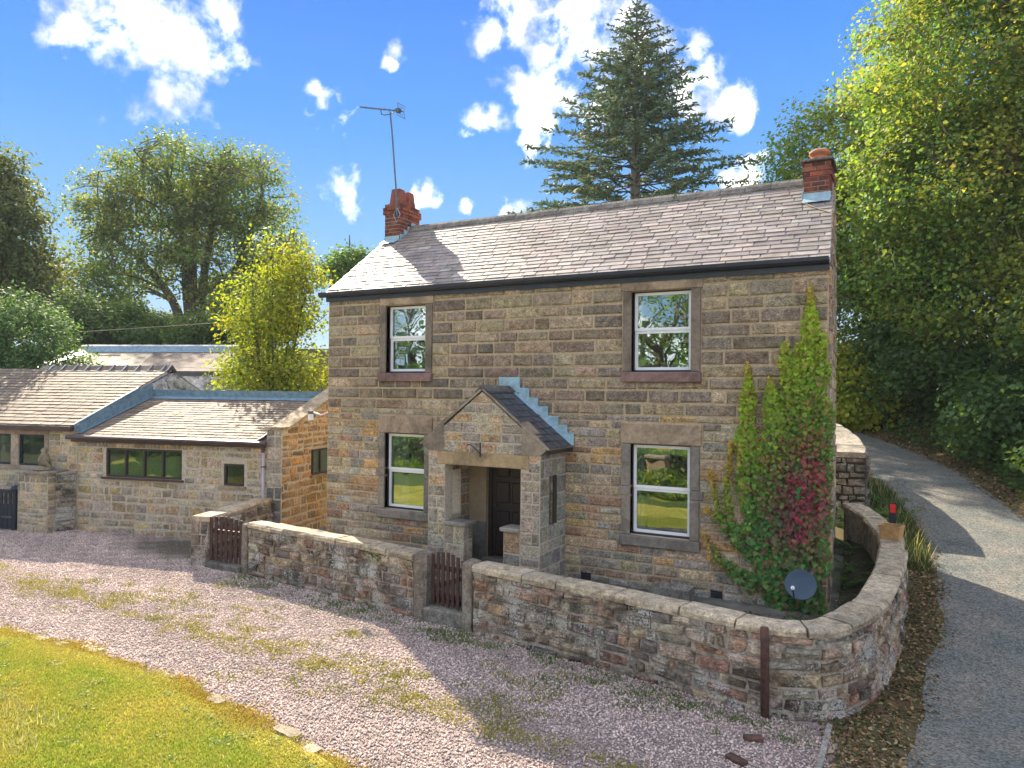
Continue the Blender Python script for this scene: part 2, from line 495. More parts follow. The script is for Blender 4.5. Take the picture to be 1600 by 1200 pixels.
MT['brick'] = tinted('red_brick', rough=.85, mott=.45, mscale=25, bs=.6, bd=.006, bscale=90, stain=.6, stain_scale=4)
MT['lead'] = plain('lead_sheet', (.16, .26, .33), .45, .15, .6, .35, 9, .3, .01, 14)
MT['leadpale'] = plain('pale_lead', (.30, .44, .50), .45, .1, .6, .25, 12, .4, .008, 25)
MT['black'] = plain('black_gutter', (.018, .022, .03), .35, 0, .5, .3, 6)
MT['brownplastic'] = plain('brown_gutter', (.06, .035, .035), .4, 0, .5, .3, 6)
MT['pipe'] = plain('pale_downpipe', (.45, .42, .52), .45, 0, .5, .15, 6)
MT['upvc'] = plain('white_frame', (.8, .82, .84), .3, 0, .5, .05, 5, .05)
MT['darkwood'] = plain('dark_stained_wood', (.026, .014, .013), .45, 0, .45, .4, 14, .3, .004, 40)
MT['gatewood'] = plain('brown_gate_wood', (.048, .022, .018), .6, 0, .4, .4, 16, .4, .004, 50)
MT['bluewood'] = plain('dark_blue_paint', (.012, .02, .032), .5, 0, .4, .35, 10, .2, .003, 40)
MT['glassframe'] = plain('dark_window_frame', (.035, .026, .026), .45, 0, .5, .25, 10)
MT['curtain'] = plain('curtain_cloth', (.55, .55, .53), .9, 0, .2, .1, 6, .2, .005, 30)
MT['terracotta'] = plain('terracotta', (.42, .16, .08), .8, 0, .3, .25, 14, .3, .004, 50)
MT['ochre'] = plain('ochre_terracotta', (.46, .28, .12), .85, 0, .3, .3, 14, .4, .004, 50)
MT['rust'] = plain('rusty_iron', (.09, .045, .035), .8, .2, .4, .5, 18, .5, .004, 60)
MT['metal'] = plain('dull_metal', (.12, .13, .14), .45, .6, .5, .2, 20)
MT['dish'] = plain('grey_blue_dish', (.028, .06, .09), .45, .1, .5, .15, 5, .05)
MT['red'] = plain('red_reflector', (.75, .02, .02), .25, 0, .6, .05, 5, 0)
MT['white'] = plain('white_plastic', (.8, .8, .78), .35, 0, .5, .04, 5, 0)
MT['bark'] = plain('tree_bark', (.10, .082, .062), .9, 0, .2, .5, 9, .8, .03, 12)
MT['barkpale'] = plain('grey_bark', (.2, .18, .15), .9, 0, .2, .45, 7, .8, .03, 12)
MT['twig'] = plain('twig', (.09, .07, .05), .9, 0, .2, .4, 12, 0)
MT['sheet'] = plain('pale_roof_felt', (.33, .28, .20), .8, 0, .2, .2, 1.5, .2, .01, 10)
MT['brownroof'] = tinted('brown_roof_sheet', base=(.13, .10, .085), rough=.85, mott=.6, mscale=3.5, bs=.3, bd=.01, bscale=12, spec=.2)
MT['plaster'] = plain('smooth_stone_panel', (.3, .23, .15), .8, 0, .3, .2, 5, .3, .004, 60)
MT['leaf'] = leafmat('tree_leaf', .5, .62, (1.3, 1.17, .5), .3, 1.42)
MT['leafgold'] = leafmat('golden_leaf', .55, .6, (1.3, 1.2, .5), .25, 1.1)
MT['needle'] = leafmat('needle_spray', .2, .65, (1.1, 1.1, .7), .3, 1.3)
MT['grassblade'] = leafmat('grass_blade', .3, .6, (1.1, 1.1, .6))
MT['litter'] = leafmat('fallen_leaf', .15, .8, (1, 1, 1))
MT['pebble'] = tinted('gravel_stone', rough=.85, mott=.2, mscale=60, bs=.1, bd=.002, bscale=100)
MT['copper'] = plain('leaf_green_moss', (.12, .13, .03), .95, 0, .1, .5, 12, .8, .02, 40)

# glass: reflects by its angle, otherwise looks into the room
m = bpy.data.materials.new('window_glass'); m.use_nodes = True; nt = m.node_tree
for n in list(nt.nodes):
    if n.type != 'OUTPUT_MATERIAL': nt.nodes.remove(n)
gl = nt.nodes.new('ShaderNodeBsdfGlossy'); gl.inputs['Roughness'].default_value = .012; gl.inputs['Color'].default_value = (.86, .93, .95, 1)
tp = nt.nodes.new('ShaderNodeBsdfTransparent'); tp.inputs['Color'].default_value = (.72, .8, .8, 1)
bpn = nt.nodes.new('ShaderNodeBump'); bpn.inputs['Strength'].default_value = .5; bpn.inputs['Distance'].default_value = .0035
nt.links.new(noise_n(nt, 2.6, 1, .4, pos(nt)).outputs['Fac'], bpn.inputs['Height']); nt.links.new(bpn.outputs[0], gl.inputs['Normal'])
lw = nt.nodes.new('ShaderNodeFresnel'); lw.inputs['IOR'].default_value = 1.55
f = math_n(nt, 'MULTIPLY', lw.outputs[0], 2.6); f = math_n(nt, 'ADD', f, .21, True)
mx = nt.nodes.new('ShaderNodeMixShader'); nt.links.new(f, mx.inputs[0]); nt.links.new(tp.outputs[0], mx.inputs[1]); nt.links.new(gl.outputs[0], mx.inputs[2])
nt.links.new(mx.outputs[0], nt.nodes['Material Output'].inputs['Surface'])
MT['glass'] = m
m3 = m.copy(); m3.name = 'ground_floor_glass'; MT['glasslow'] = m3
for n in m3.node_tree.nodes:
    if n.type == 'MATH' and n.operation == 'ADD': n.inputs[1].default_value = .10
m2 = m.copy(); m2.name = 'dim_window_glass'; MT['dimglass'] = m2
for n in m2.node_tree.nodes:
    if n.type == 'MATH' and n.operation == 'ADD': n.inputs[1].default_value = .0
    if n.type == 'MATH' and n.operation == 'MULTIPLY': n.inputs[1].default_value = .5


def ground_mat(name, stops, scale, rough=.95, bs=.5, bd=.02, bscale=30, fine=None, spec=.2):
    m, nt, b = newmat(name); P = pos(nt)
    n = noise_n(nt, scale, 8, .65, P, .3)
    c = ramp(nt, n.outputs['Fac'], stops)
    if fine:
        v = nt.nodes.new('ShaderNodeTexVoronoi'); v.inputs['Scale'].default_value = fine[0]; nt.links.new(P, v.inputs['Vector'])
        h = nt.nodes.new('ShaderNodeSeparateColor'); nt.links.new(v.outputs['Color'], h.inputs[0])
        g = ramp(nt, h.outputs[0], [(0, (1 - fine[1],) * 3), (1, (1 + fine[1],) * 3)])
        c = mixrgb(nt, 'MULTIPLY', 1.0, c, g)
    nt.links.new(c, b.inputs['Base Color']); b.inputs['Roughness'].default_value = rough; b.inputs['Specular IOR Level'].default_value = spec
    bump(nt, b, noise_n(nt, bscale, 5, .6, P).outputs['Fac'], bs, bd)
    return m


MT['earth'] = ground_mat('woodland_earth', [(.3, (.045, .05, .02)), (.5, (.09, .08, .035)), (.7, (.16, .12, .06))], 1.3)
MT['gravel'] = ground_mat('gravel_bed', [(.3, (.2, .16, .145)), (.55, (.3, .24, .22)), (.75, (.36, .3, .26))], .8, bs=1, bd=.02, bscale=60, fine=(55, .5))
MT['asphalt'] = ground_mat('asphalt', [(.28, (.085, .098, .095)), (.42, (.13, .14, .128)), (.56, (.165, .16, .14)), (.75, (.235, .205, .165))], 1.1, .9, .9, .008, 120, fine=(48, .55), spec=.25)
MT['lawn'] = ground_mat('mown_lawn', [(.32, (.2, .2, .03)), (.5, (.33, .29, .045)), (.7, (.48, .38, .1))], 1.4, bs=.8, bd=.02, bscale=50)
MT['rough'] = ground_mat('darkened_lawn', [(.3, (.05, .085, .02)), (.5, (.085, .12, .03)), (.7, (.14, .14, .04))], 1.1, bs=.8, bd=.03, bscale=30)  # far lawn, made darker so the windows mirror it less brightly
MT['verge'] = ground_mat('leafy_verge', [(.3, (.05, .045, .02)), (.5, (.1, .08, .04)), (.7, (.2, .14, .07))], 2.5, bs=.9, bd=.03, bscale=25)
MT['bed'] = ground_mat('garden_paving', [(.3, (.05, .05, .045)), (.5, (.11, .105, .09)), (.7, (.2, .19, .16))], 1.8, bs=.6, bd=.02, bscale=20)
MT['soil'] = ground_mat('dark_soil', [(.3, (.025, .025, .018)), (.6, (.05, .05, .03)), (.8, (.1, .1, .05))], 3, bs=1, bd=.03, bscale=30)


# ------------------------------------------------------------------ terrain
def sstep(x, a, b):
    t = np.clip((x - a) / (b - a), 0, 1); return t * t * (3 - 2 * t)


RYL = [(-16, 10.9), (-3.3, 10.6), (-1.5, 10.73), (1.5, 11.05), (5, 10.9), (8.4, 10.3), (11.5, 9.5), (14.1, 8.4), (18, 6.0), (24, 1.5)]
RYR = [(-16, 15.0), (-3.3, 14.2), (4, 13.5), (8.1, 12.8), (12.2, 11.8), (14.3, 10.9), (17, 9.3), (21, 6.6), (27, 2.0)]


def rxl(y): return np.interp(y, *zip(*RYL))
def rxr(y): return np.interp(y, *zip(*RYR))


def terr(x, y):
    x = np.asarray(x, float); y = np.asarray(y, float)
    d = (x - CAM[0]) * FWD0[0] + (y - CAM[1]) * FWD0[1]
    r = (x - CAM[0]) * RGT0[0] + (y - CAM[1]) * RGT0[1]
    zr = -.66 + .13 * np.clip(d - 8.7, 0, 60)
    zl = -.66 + .42 * np.clip(d - 22.5, 0, 13.5) + .03 * np.clip(d - 36, 0, 200)
    w = sstep(r, 2.0, 5.5)
    w2 = sstep(r, 0, 7)
    z = zl * (1 - w) + zr * w
    z = np.where(d > 20, zl * (1 - w2) + zr * w2, z)
    bank = np.clip(x - rxr(y) - .25, 0, 6) * .30 * sstep(y, -8, 4)
    return z + bank * sstep(r, 4, 8) - .004


def axis(lo, hi, near0, near1, fine, grow=1.22):
    a = list(np.arange(near0, near1 + 1e-6, fine)); s = fine
    x = near0
    while x > lo: s *= grow; x -= s; a.insert(0, x)
    s = fine; x = near1
    while x < hi: s *= grow; x += s; a.append(x)
    return np.array(a)


def sheet(name, xs, ys, zf, mat, keep=None, kind='structure', parent=None):
    X, Y = np.meshgrid(xs, ys); Z = zf(X, Y)
    V = np.stack([X, Y, Z], -1).reshape(-1, 3); nx = len(xs)
    I = np.arange(len(ys) - 1)[:, None] * nx + np.arange(nx - 1)[None]
    I = I.ravel(); Q = np.stack([I, I + 1, I + nx + 1, I + nx], -1)
    if keep is not None:
        c = V[Q].mean(1); Q = Q[keep(c[:, 0], c[:, 1])]
    me = bpy.data.meshes.new(name); me.from_pydata(V.tolist(), [], Q.tolist()); me.materials.append(mat)
    me.polygons.foreach_set('use_smooth', [True] * len(me.polygons))
    o = link(bpy.data.objects.new(name, me), parent)
    if kind: tag(o, kind=kind)
    return o


def strip_sheet(name, rows, mat):
    """rows: list of lists of points of equal length -> smooth grid"""
    k = len(rows[0]); V = [tuple(p) for r in rows for p in r]
    Q = [(i * k + j, i * k + j + 1, (i + 1) * k + j + 1, (i + 1) * k + j) for i in range(len(rows) - 1) for j in range(k - 1)]
    me = bpy.data.meshes.new(name); me.from_pydata(V, [], Q); me.materials.append(mat)
    me.polygons.foreach_set('use_smooth', [True] * len(Q))
    return tag(link(bpy.data.objects.new(name, me)), kind='structure')


def in_house(x, y): return (x > -.1) & (x < 9.6) & (y > .25) & (y < 4.6)


sheet('ground', axis(-420, 420, -30, 24, .45), axis(-160, 520, -16, 34, .45), lambda x, y: terr(x, y) - .02, MT['earth'])
LEDGE = [(-16, -4.9), (-1.3, -5.54), (.6, -5.42), (2.67, -5.49), (4.83, -5.9), (5.8, -6.1), (7.5, -6.7), (8.6, -7.7), (9.2, -10), (9.4, -20)]
def lawn_edge(x): return np.interp(x, *zip(*LEDGE))
def zlawn(x, y):
    return -.60 + .05 * sstep(lawn_edge(x) - y, 0, 1.5) + .02 * np.sin(x * 1.3) * np.sin(y * 1.7) + .05 * np.clip(-y - 13, 0, 40)


# gravel drive, dark soil by the outbuilding, lawn
ys = np.linspace(0, 1, 24)
rows = []
for t in ys:
    row = []
    for x in np.arange(-16, 10.55, .4):
        y0 = lawn_edge(x) - .25 if x < 8.6 else -12
        y1 = -1.0 if x > -2.4 else -.2
        y1 = 1.2 if x < -1.5 else (-1.35 - .16 * max(0, x) if x < 9.2 else -2.6)
        y = y0 + (y1 - y0) * t
        row.append((x, y, float(terr(x, y)) + .012))
    rows.append(row)
strip_sheet('gravel_drive', rows, MT['gravel'])
rows = []
for t in np.linspace(0, 1, 30) ** 1.6:
    row = []
    for x in np.arange(-16, 9.3, .35):
        e = lawn_edge(x) - .05 + .05 * math.sin(x * 5.1) + .04 * math.sin(x * 11.3)
        y = e + (-34 - e) * t
        row.append((x, y, float(zlawn(x, y))))
    rows.append(row)
lawn_o = strip_sheet('lawn', rows, MT['lawn'])

rows = []
for t in np.linspace(0, 1, 14):
    rows.append([(x, -10.6 + .25 * math.sin(x * 1.7) - 23.3 * t, float(zlawn(x, -10.6 - 23.3 * t)) + .012) for x in np.arange(-16, 9.2, .8)])
strip_sheet('darkened_lawn', rows, MT['rough'])  # unseen dark sheet added over the far lawn to dim its window reflection

# road and verges
rows = []; vrow = []; brow = []
for y in np.arange(-16, 24, .4):
    a, b = float(rxl(y)), float(rxr(y))
    e = .12 * math.sin(y * 2.3) + .07 * math.sin(y * 5.9)
    rows.append([(x, y, float(terr(x, y)) + .034 + .03 * math.sin(math.pi * k / 8)) for k, x in enumerate(np.linspace(a + e * .4, b, 9))])
    if -3.6 < y < 14:
        il = np.interp(y, [-3.6, -2.8, -1.0, 1.5, 5, 14], [9.95, 10.1, 10.3, 10.4, 9.7, 7.2])
        vrow.append([(x, y, float(terr(x, y)) + .026) for x in np.linspace(il, a + .5, 6)])
    brow.append([(x, y, float(terr(x, y)) + .012) for x in np.linspace(b - .35 + e * .5, b + 7, 12)])
strip_sheet('road', rows, MT['asphalt'])
strip_sheet('verge', vrow, MT['verge'])
strip_sheet('leafy_bank', brow, MT['verge'])

# ------------------------------------------------------------------ the house
UPPER = [(.32, .245, .16), (.265, .21, .145), (.375, .29, .19), (.295, .23, .16), (.225, .185, .14), (.40, .31, .20)]
LOWER = [(.39, .305, .20), (.33, .275, .19), (.295, .25, .19), (.45, .345, .21), (.47, .285, .13), (.34, .21, .13), (.33, .295, .235), (.42, .33, .21), (.27, .235, .185), (.36, .315, .25)]
DRESSC = (.38, .285, .195)
house = thing('stone_house', 'two storey stone cottage with slate roof, stone porch and two brick chimneys', 'house')
HS = Pieces()
frF = lambda u, v, n: (u, -n, v)                       # front wall: n outward = -y
WIN = [(1.50, 2.45, 3.33, 4.655), (6.56, 7.545, 3.33, 4.655), (1.50, 2.45, .67, 2.16), (6.56, 7.545, .67, 2.16)]
DOOR = (3.84, 4.76, -.02, 1.92)
wallF = MB(); slab(wallF, frF, 0, 9.55, -.45, 4.95, 0, -.42, WIN + [DOOR])
wallF_o = wallF.build('front_wall', MT['mortar'], house)
# other walls (right gable runs slightly out of square)
gR = [(9.55, 0), (9.40, 2.3), (9.25, 4.6)]
ow = MB()
ow.prism([(0, .422, -.6), (0, 4.6, -.6), (0, 4.6, 4.95), (0, 2.3, 6.66), (0, .422, 5.24)], (.35, 0, 0))
ow.build('left_gable', MT['mortar'], house)
ow = MB()
ow.add([(9.55, .42, -.6), (9.25, 4.6, -.6), (9.25, 4.6, 4.95), (9.40, 2.3, 6.68), (9.535, .3, 5.18), (9.55, .0, 4.952), (9.55, 0, -.45), (9.55, .42, -.45)], [(0, 1, 2, 3, 4, 5, 6, 7)])
ow.add([(9.1, .43, -.6), (8.85, 4.6, -.6), (8.85, 4.6, 4.95), (9.0, 2.3, 6.66), (9.1, .43, 5.2)], [(4, 3, 2, 1, 0)])
gable_o = ow.build('right_gable', MT['mortar'], house)
ow = MB(); ow.box(.352, 9.24, 4.25, 4.598, -.6, 4.95); ow.build('back_wall', MT['mortar'], house)
ow = MB(); ow.box(.352, 9.09, .425, 4.248, 2.5, 2.68); ow.box(.352, 9.09, .425, 4.248, 4.86, 4.93); ow.box(.352, 9.09, .425, 4.248, -.4, -.1)
ow.box(3.3, 3.4, .425, 4.248, -.098, 2.498); ow.box(5.4, 5.5, .425, 4.248, -.098, 2.498); ow.box(4.4, 4.5, .425, 4.248, 2.682, 4.858)
ow.build('floor', MT['darkwood'], house)

# stone: rock-faced courses above, mixed narrower courses below
exc = []
for (a, b, c, d) in WIN:
    top = .17 if c > 2 else .34
    exc.append((a - .15, b + .15, c, d)); exc.append((a - .17, b + .19, d, d + top)); exc.append((a - .15, b + .17, c - .17, c))
exc.append((DOOR[0] - .35, DOOR[1] + .2, -.1, 2.0)); exc.append((3.3, 5.36, -.4, 2.2))
AIR = [(5.70, 5.88, -.17, -.03), (7.88, 8.06, -.17, -.03)]
lay(HS, wallF_o, frF, 0, 9.55, 2.62, 4.95, (.19, .245), (.3, .85), UPPER, exc, .034, (.018, .036), .007, .016, nrm=(0, -1, 0))
lay(HS, wallF_o, frF, 0, 9.55, -.08, 2.62, (.12, .185), (.22, .62), LOWER, exc + AIR, .02, (.012, .026), .006, .014, nrm=(0, -1, 0))
lay(HS, wallF_o, frF, 0, 9.55, -.45, -.08, (.15, .2), (.3, .6), [(.27, .255, .21), (.33, .31, .26)], AIR, .02, (.02, .05), .01, .02, nrm=(0, -1, 0))
gd = np.array([9.25 - 9.55, 4.6, 0]) / np.linalg.norm([.3, 4.6])
gn = np.array([gd[1], -gd[0], 0])
frG = lambda u, v, n: tuple(np.array([9.55, 0, v]) + gd * u + gn * n)
lay(HS, gable_o, frG, 0, 4.6, -.2, 6.5, (.16, .26), (.3, .7), UPPER + LOWER, (), .03, (.015, .04), .01, .016,
    clip=lambda v: (max(0, (v - 4.95) / .745), 4.6 - max(0, (v - 4.95) / .745)), nrm=gn)
# air bricks
ab = MB()
for (a, b, c, d) in AIR:
    k = MB(); k.box(a, b, -.012, -.004, c, d, (.01, .01, .012))
    for q in range(3): k.box(a, b, -.018, -.0125, c + .02 + q * .045, c + .032 + q * .045, (.03, .03, .03))
    k.build('air_brick', MT['black'], house)


def window(parent, a, b, c, d, arch):
    """white two-light window in a dressed stone surround"""
    w = bpy.data.objects.new('window', None); link(w, parent)
    k = MB(); t = .155 if arch == 'up' else .33
    k.cbox(a - .16, b + .18, -.04, .12, d + .002, d + t, .01, shade(DRESSC, .9, 1.1)); k.build('lintel', MT['dressed'], w)
    zz = [c, d] if arch == 'up' else [c, c + (d - c) * .43, c + (d - c) * .53, d]
    for (u0, u1) in ((a - .14, a), (b, b + .15)):
        for i in range(len(zz) - 1):
            k = MB(); ex = .06 if (len(zz) > 2 and i == 1) else 0
            cc = (.21, .17, .13) if arch == 'up' else random.choice([(.23, .205, .175), (.27, .23, .185)])
            k.cbox(u0 - (ex if u0 < a - .01 else 0), u1 + (ex if u0 >= b else 0), -.036, .12, zz[i] + .003, zz[i + 1] - .003, .008, cc); k.build('jamb', MT['dressed'], w)
    k = MB(); k.cbox(a - .16, b + .17, -.085, .12, c - .165, c - .002, .012, (.24, .15, .135) if arch == 'up' else (.235, .20, .17)); k.build('sill', MT['dressed'], w)
    y0 = .09; fw = .045
    k = MB(); k.box(a + .002, b - .002, y0 - .005, y0 + .06, c + .001, c + .035); k.build('sub_sill', MT['black'], w)
    c2 = c + .036
    k = MB()
    k.box(a + .002, a + .022, y0, y0 + .07, c2, d - .002); k.box(b - .022, b - .002, y0, y0 + .07, c2, d - .002); k.box(a + .022, b - .022, y0, y0 + .07, d - .022, d - .002)
    k.build('frame', MT['glassframe'], w)
    mid = c2 + (d - c2) * .485
    for (z0, z1, dy) in ((c2, mid + .02, .02), (mid + .021, d - .023, .0)):
        k = MB(); u0, u1 = a + .023, b - .023; f = fw
        k.box(u0, u0 + f, y0 + dy, y0 + dy + .045, z0, z1); k.box(u1 - f, u1, y0 + dy, y0 + dy + .045, z0, z1)
        k.box(u0 + f, u1 - f, y0 + dy, y0 + dy + .045, z0, z0 + f); k.box(u0 + f, u1 - f, y0 + dy, y0 + dy + .045, z1 - f, z1)
        s = k.build('sash', MT['upvc'], w)
        MB().box(u0 + f, u1 - f, y0 + dy + .02, y0 + dy + .026, z0 + f, z1 - f).build('pane', MT['glass' if arch == 'up' else 'glasslow'], w)
    if arch == 'up':
        for z in ((c2 + .12,) if a < 3 else ()) + ((mid + .13,) if a < 3 else (d - .14,)):
            MB().box(a + .07, b - .07, y0 + .075, y0 + .085, z, z + .018).build('rail', MT['upvc'], w)
    # curtains hung inside at the left
    def curtain(x0, x1, z0, z1):
        pts = 17; rows = []
        V = []; Fq = []
        for i in range(pts):
            x = x0 + (x1 - x0) * i / (pts - 1); y = .30 + .035 * math.sin(i * 1.9)
            V += [(x, y, z0), (x + .02 * math.sin(i), y, z1)]
        for i in range(pts - 1): Fq.append((2 * i, 2 * i + 2, 2 * i + 3, 2 * i + 1))
        q = MB(); q.add(V, Fq); q.build('curtain', MT['curtain'], w, True)
    if a < 3:
        curtain(a - .1, a + .38, c - .02, d + .02)
    else:
        curtain(a - .12, a + .16, c - .02, d + .02)
    return w


for (a, b, c, d) in WIN: window(house, a, b, c, d, 'up' if c > 2 else 'low')

# door behind the porch
dr = bpy.data.objects.new('door', None); link(dr, house)
k = MB(); k.box(3.842, 3.92, .04, .14, 0, 1.92); k.box(4.68, 4.758, .04, .14, 0, 1.92); k.box(3.92, 4.68, .04, .14, 1.84, 1.92); k.build('frame', MT['darkwood'], dr)
k = MB(); k.box(3.921, 4.679, .07, .115, .02, 1.839); k.build('leaf_board', MT['darkwood'], dr)
for (x0, x1, z0, z1) in ((4.0, 4.27, .12, .84), (4.33, 4.60, .12, .84), (4.0, 4.27, .98, 1.36), (4.33, 4.60, .98, 1.36), (4.0, 4.27, 1.45, 1.76), (4.33, 4.60, 1.45, 1.76)):
    k = MB(); k.cbox(x0, x1, .052, .072, z0, z1, .018); k.build('panel', MT['darkwood'], dr)
MB().tube([(3.98, .03, .93), (4.03, .02, .93)], .018, 8).build('handle', MT['metal'], dr)
MB().cbox(3.8, 4.8, -.12, .13, -.12, -.005, .01, (.2, .19, .17)).build('doorstep', MT['dressed'], dr)

# eaves: fascia, gutter
k = MB(); k.box(-.03, 9.56, -.062, -.038, 4.8, 4.955); k.build('fascia', MT['black'], house)
gv = []
k = MB()
prof = [(-.064, 4.975), (-.070, 4.915), (-.10, 4.885), (-.14, 4.89), (-.172, 4.93), (-.175, 4.985), (-.168, 4.985), (-.165, 4.935), (-.138, 4.897), (-.103, 4.893), (-.078, 4.92), (-.071, 4.975)]
k.prism([(-.15, y, z) for y, z in prof], (9.71, 0, 0)); k.build('gutter', MT['black'], house)

# roof
RS = Pieces()
ridge_y, ridge_z, ey, ez = 2.3, 6.73, -.1, 4.955
SL = math.hypot(ridge_y - ey, ridge_z - ez); sv = np.array([0, (ridge_y - ey) / SL, (ridge_z - ez) / SL]); sn = np.array([0, -sv[2], sv[1]])
frR = lambda u, v, n: tuple(np.array([u, ey, ez]) + sv * v + sn * n)
roofb = MB()
roofb.add([frR(-.05, -.02, -.004), frR(9.575, -.02, -.004), frR(9.41, SL, -.004), frR(-.05, SL, -.004)], [(0, 1, 2, 3)])
roofb.add([(-.05, ridge_y, ridge_z), (9.41, ridge_y, ridge_z), (9.26, 4.72, 4.93), (-.05, 4.72, 4.93)], [(0, 1, 2, 3)])
roofb.add([frR(-.05, -.02, -.05), frR(9.575, -.02, -.05), frR(9.41, SL, -.05), frR(-.05, SL, -.05)], [(3, 2, 1, 0)])
roof_o = roofb.build('roof', MT['darkslate'], house)
SLATE = [(.32, .272, .238), (.28, .24, .21), (.35, .30, .262), (.255, .22, .195), (.33, .272, .232), (.30, .265, .24)]


def slates(ps, parent, fr, ul, ur, vlen, exp, wid, pal, nrm, th=.012, v0=0.0, lift=.024, var=.25):
    nrow = max(1, round((vlen - v0) / exp)); exp = (vlen - v0) / nrow
    for r in range(nrow):
        v = v0 + r * exp
        a, b = ul(v + exp * .5), ur(v + exp * .5)
        u = a - (wid * .5 if r % 2 else 0) + jit(wid * .08)
        while u < b - .01:
            w = wid * (1 + jit(var)); x0 = max(a, u); x1 = min(b, u + w)
            if b - x1 < wid * .25: x1 = b
            if x1 - x0 > .04:
                l0 = v - .012 + jit(.006); l1 = min(v + exp + .06, vlen); t = lift + jit(.004); sk = jit(.004)
                g = .009
                vs = [fr(x0 + g, l0 + sk, t - th), fr(x1 - g, l0 - sk, t - th + jit(.003)), fr(x1 - g, l1, .001), fr(x0 + g, l1, .001),
                      fr(x0 + g, l0 + sk, t), fr(x1 - g, l0 - sk, t + jit(.003)), fr(x1 - g, l1, th * .6), fr(x0 + g, l1, th * .6)]
                ps.add(vs, [(0, 1, 5, 4), (1, 2, 6, 5), (2, 3, 7, 6), (3, 0, 4, 7), (4, 5, 6, 7)], pick(pal, .1), parent, nrm)
            u = x1 if x1 < b else b


slates(RS, roof_o, frR, lambda v: -.06, lambda v: 9.58 - .17 * v / SL, SL - .06, .145, .35, SLATE, sn)
RS.finish('slate', 'slating', MT['slate'], 290, 10)
x = -.05
while x < 9.38:
    l = random.uniform(.42, .55); x1 = min(x + l, 9.41)
    k = MB(); g = .004; dz = jit(.006)
    pr = [(-.17, -.10), (-.10, -.005), (-.04, .05), (.04, .05), (.10, -.005), (.17, -.10), (.15, -.13), (0, -.02), (-.15, -.13)]
    k.prism([(x + g, ridge_y + a, ridge_z + .02 + b + dz) for a, b in pr], (x1 - x - 2 * g, 0, 0), shade((.19, .17, .14), .85, 1.15))
    k.build('ridge_tile', MT['coping'], roof_o); x = x1
# flashings on the roof beside the chimneys
BRICK = [(.3, .085, .05), (.26, .07, .045), (.34, .11, .06), (.22, .06, .04), (.3, .12, .07), (.17, .055, .045)]


def chimney(x0, x1, y0, y1, zt, oversail, slabcap):
    ch = bpy.data.objects.new('chimney', None); link(ch, house)
    ps = Pieces(); k = MB(); k.box(x0 + .006, x1 - .006, y0 + .006, y1 - .006, 5.9, zt - .01); core = k.build('mortar_core', MT['mortar_grey'], ch)
    hz = .083
    sides = [(lambda u, v, n: (x0 + u, y0 - n, v), x1 - x0, (0, -1, 0)), (lambda u, v, n: (x1 + n, y0 + u, v), y1 - y0, (1, 0, 0)),
             (lambda u, v, n: (x1 - u, y1 + n, v), x1 - x0, (0, 1, 0)), (lambda u, v, n: (x0 - n, y1 - u, v), y1 - y0, (-1, 0, 0))]
    nrow = int((zt - 6.0) / hz)
    for fr, w, nn in sides:
        for r in range(nrow):
            v = zt - (nrow - r) * hz; off = oversail if r >= nrow - 3 and r < nrow - 1 else 0
            u = -off - (.11 if r % 2 else 0)
            while u < w + off - .01:
                a = max(u, -off); b = min(u + .22, w + off); u += .22
                if b - a < .03: continue
                vs = [fr(a + .005, v + .006, -.01), fr(b - .005, v + .006, -.01), fr(b - .005, v + hz - .006, -.01), fr(a + .005, v + hz - .006, -.01)]
                n1 = .006 + jit(.003) + off
                vs += [fr(a + .007, v + .008, n1), fr(b - .007, v + .008, n1), fr(b - .007, v + hz - .008, n1), fr(a + .007, v + hz - .008, n1)]
                ps.add(vs, [(0, 1, 5, 4), (1, 2, 6, 5), (2, 3, 7, 6), (3, 0, 4, 7), (4, 5, 6, 7)], pick(BRICK, .14), ch, nn)
    ps.finish('brick', 'brickwork', MT['brick'], 140, 7)
    return ch


chL = chimney(-.04, .37, 1.85, 2.62, 7.26, .035, False)
for y0, y1 in ((1.93, 2.2), (2.28, 2.55)):
    k = MB(); a, b = .02, .31; t = .035
    v = [(a, y0, 7.255), (b, y0, 7.255), (b, y1, 7.255), (a, y1, 7.255), (a + t, y0 + t, 7.62), (b - t, y0 + t, 7.62), (b - t, y1 - t, 7.62), (a + t, y1 - t, 7.62)]
    k.add(v, [(0, 1, 5, 4), (1, 2, 6, 5), (2, 3, 7, 6), (3, 0, 4, 7), (4, 5, 6, 7)], (.27, .09, .06)); k.build('chimney_pot', MT['brick'], chL)
chR = chimney(9.0, 9.40, 1.66, 2.5, 6.9, .02, True)
MB().cbox(8.94, 9.46, 1.6, 2.56, 6.902, 6.945, .01, (.13, .12, .11)).build('cap_slab', MT['coping'], chR)
MB().lathe([(.12, 6.94), (.125, 7.02), (.155, 7.03), (.155, 7.055), (.13, 7.065), (.13, 7.10), (.175, 7.12), (.165, 7.17), (.12, 7.20), (.1, 7.19)], (9.2, 2.05, 0), 20).build('chimney_pot', MT['terracotta'], chR, True)
for ch, xa, xb, yf, zf in ((chL, -.05, .38, 1.85, 6.42), (chR, 8.99, 9.42, 1.66, 6.285)):
    k = MB(); k.box(xa, xb, yf - .022, yf - .010, zf - .05, zf + .09); k.add([(xa, yf - .02, zf + .0), (xb, yf - .02, zf + .0), (xb, yf - .2, zf - .105), (xa, yf - .2, zf - .105)], [(0, 3, 2, 1)])
    k.build('flashing', MT['leadpale'], ch)
    k = MB(); xs_ = xb + .01 if ch is chL else xa - .01; s_ = .013 if ch is chL else -.013
    for i in range(4):
        z = zf + .03 + i * .11; y = yf + .14 * i
        k.box(min(xs_, xs_ + s_), max(xs_, xs_ + s_), y, y + .15, z - .1, z + .1)
    k.build('step_flashing', MT['leadpale'], ch)
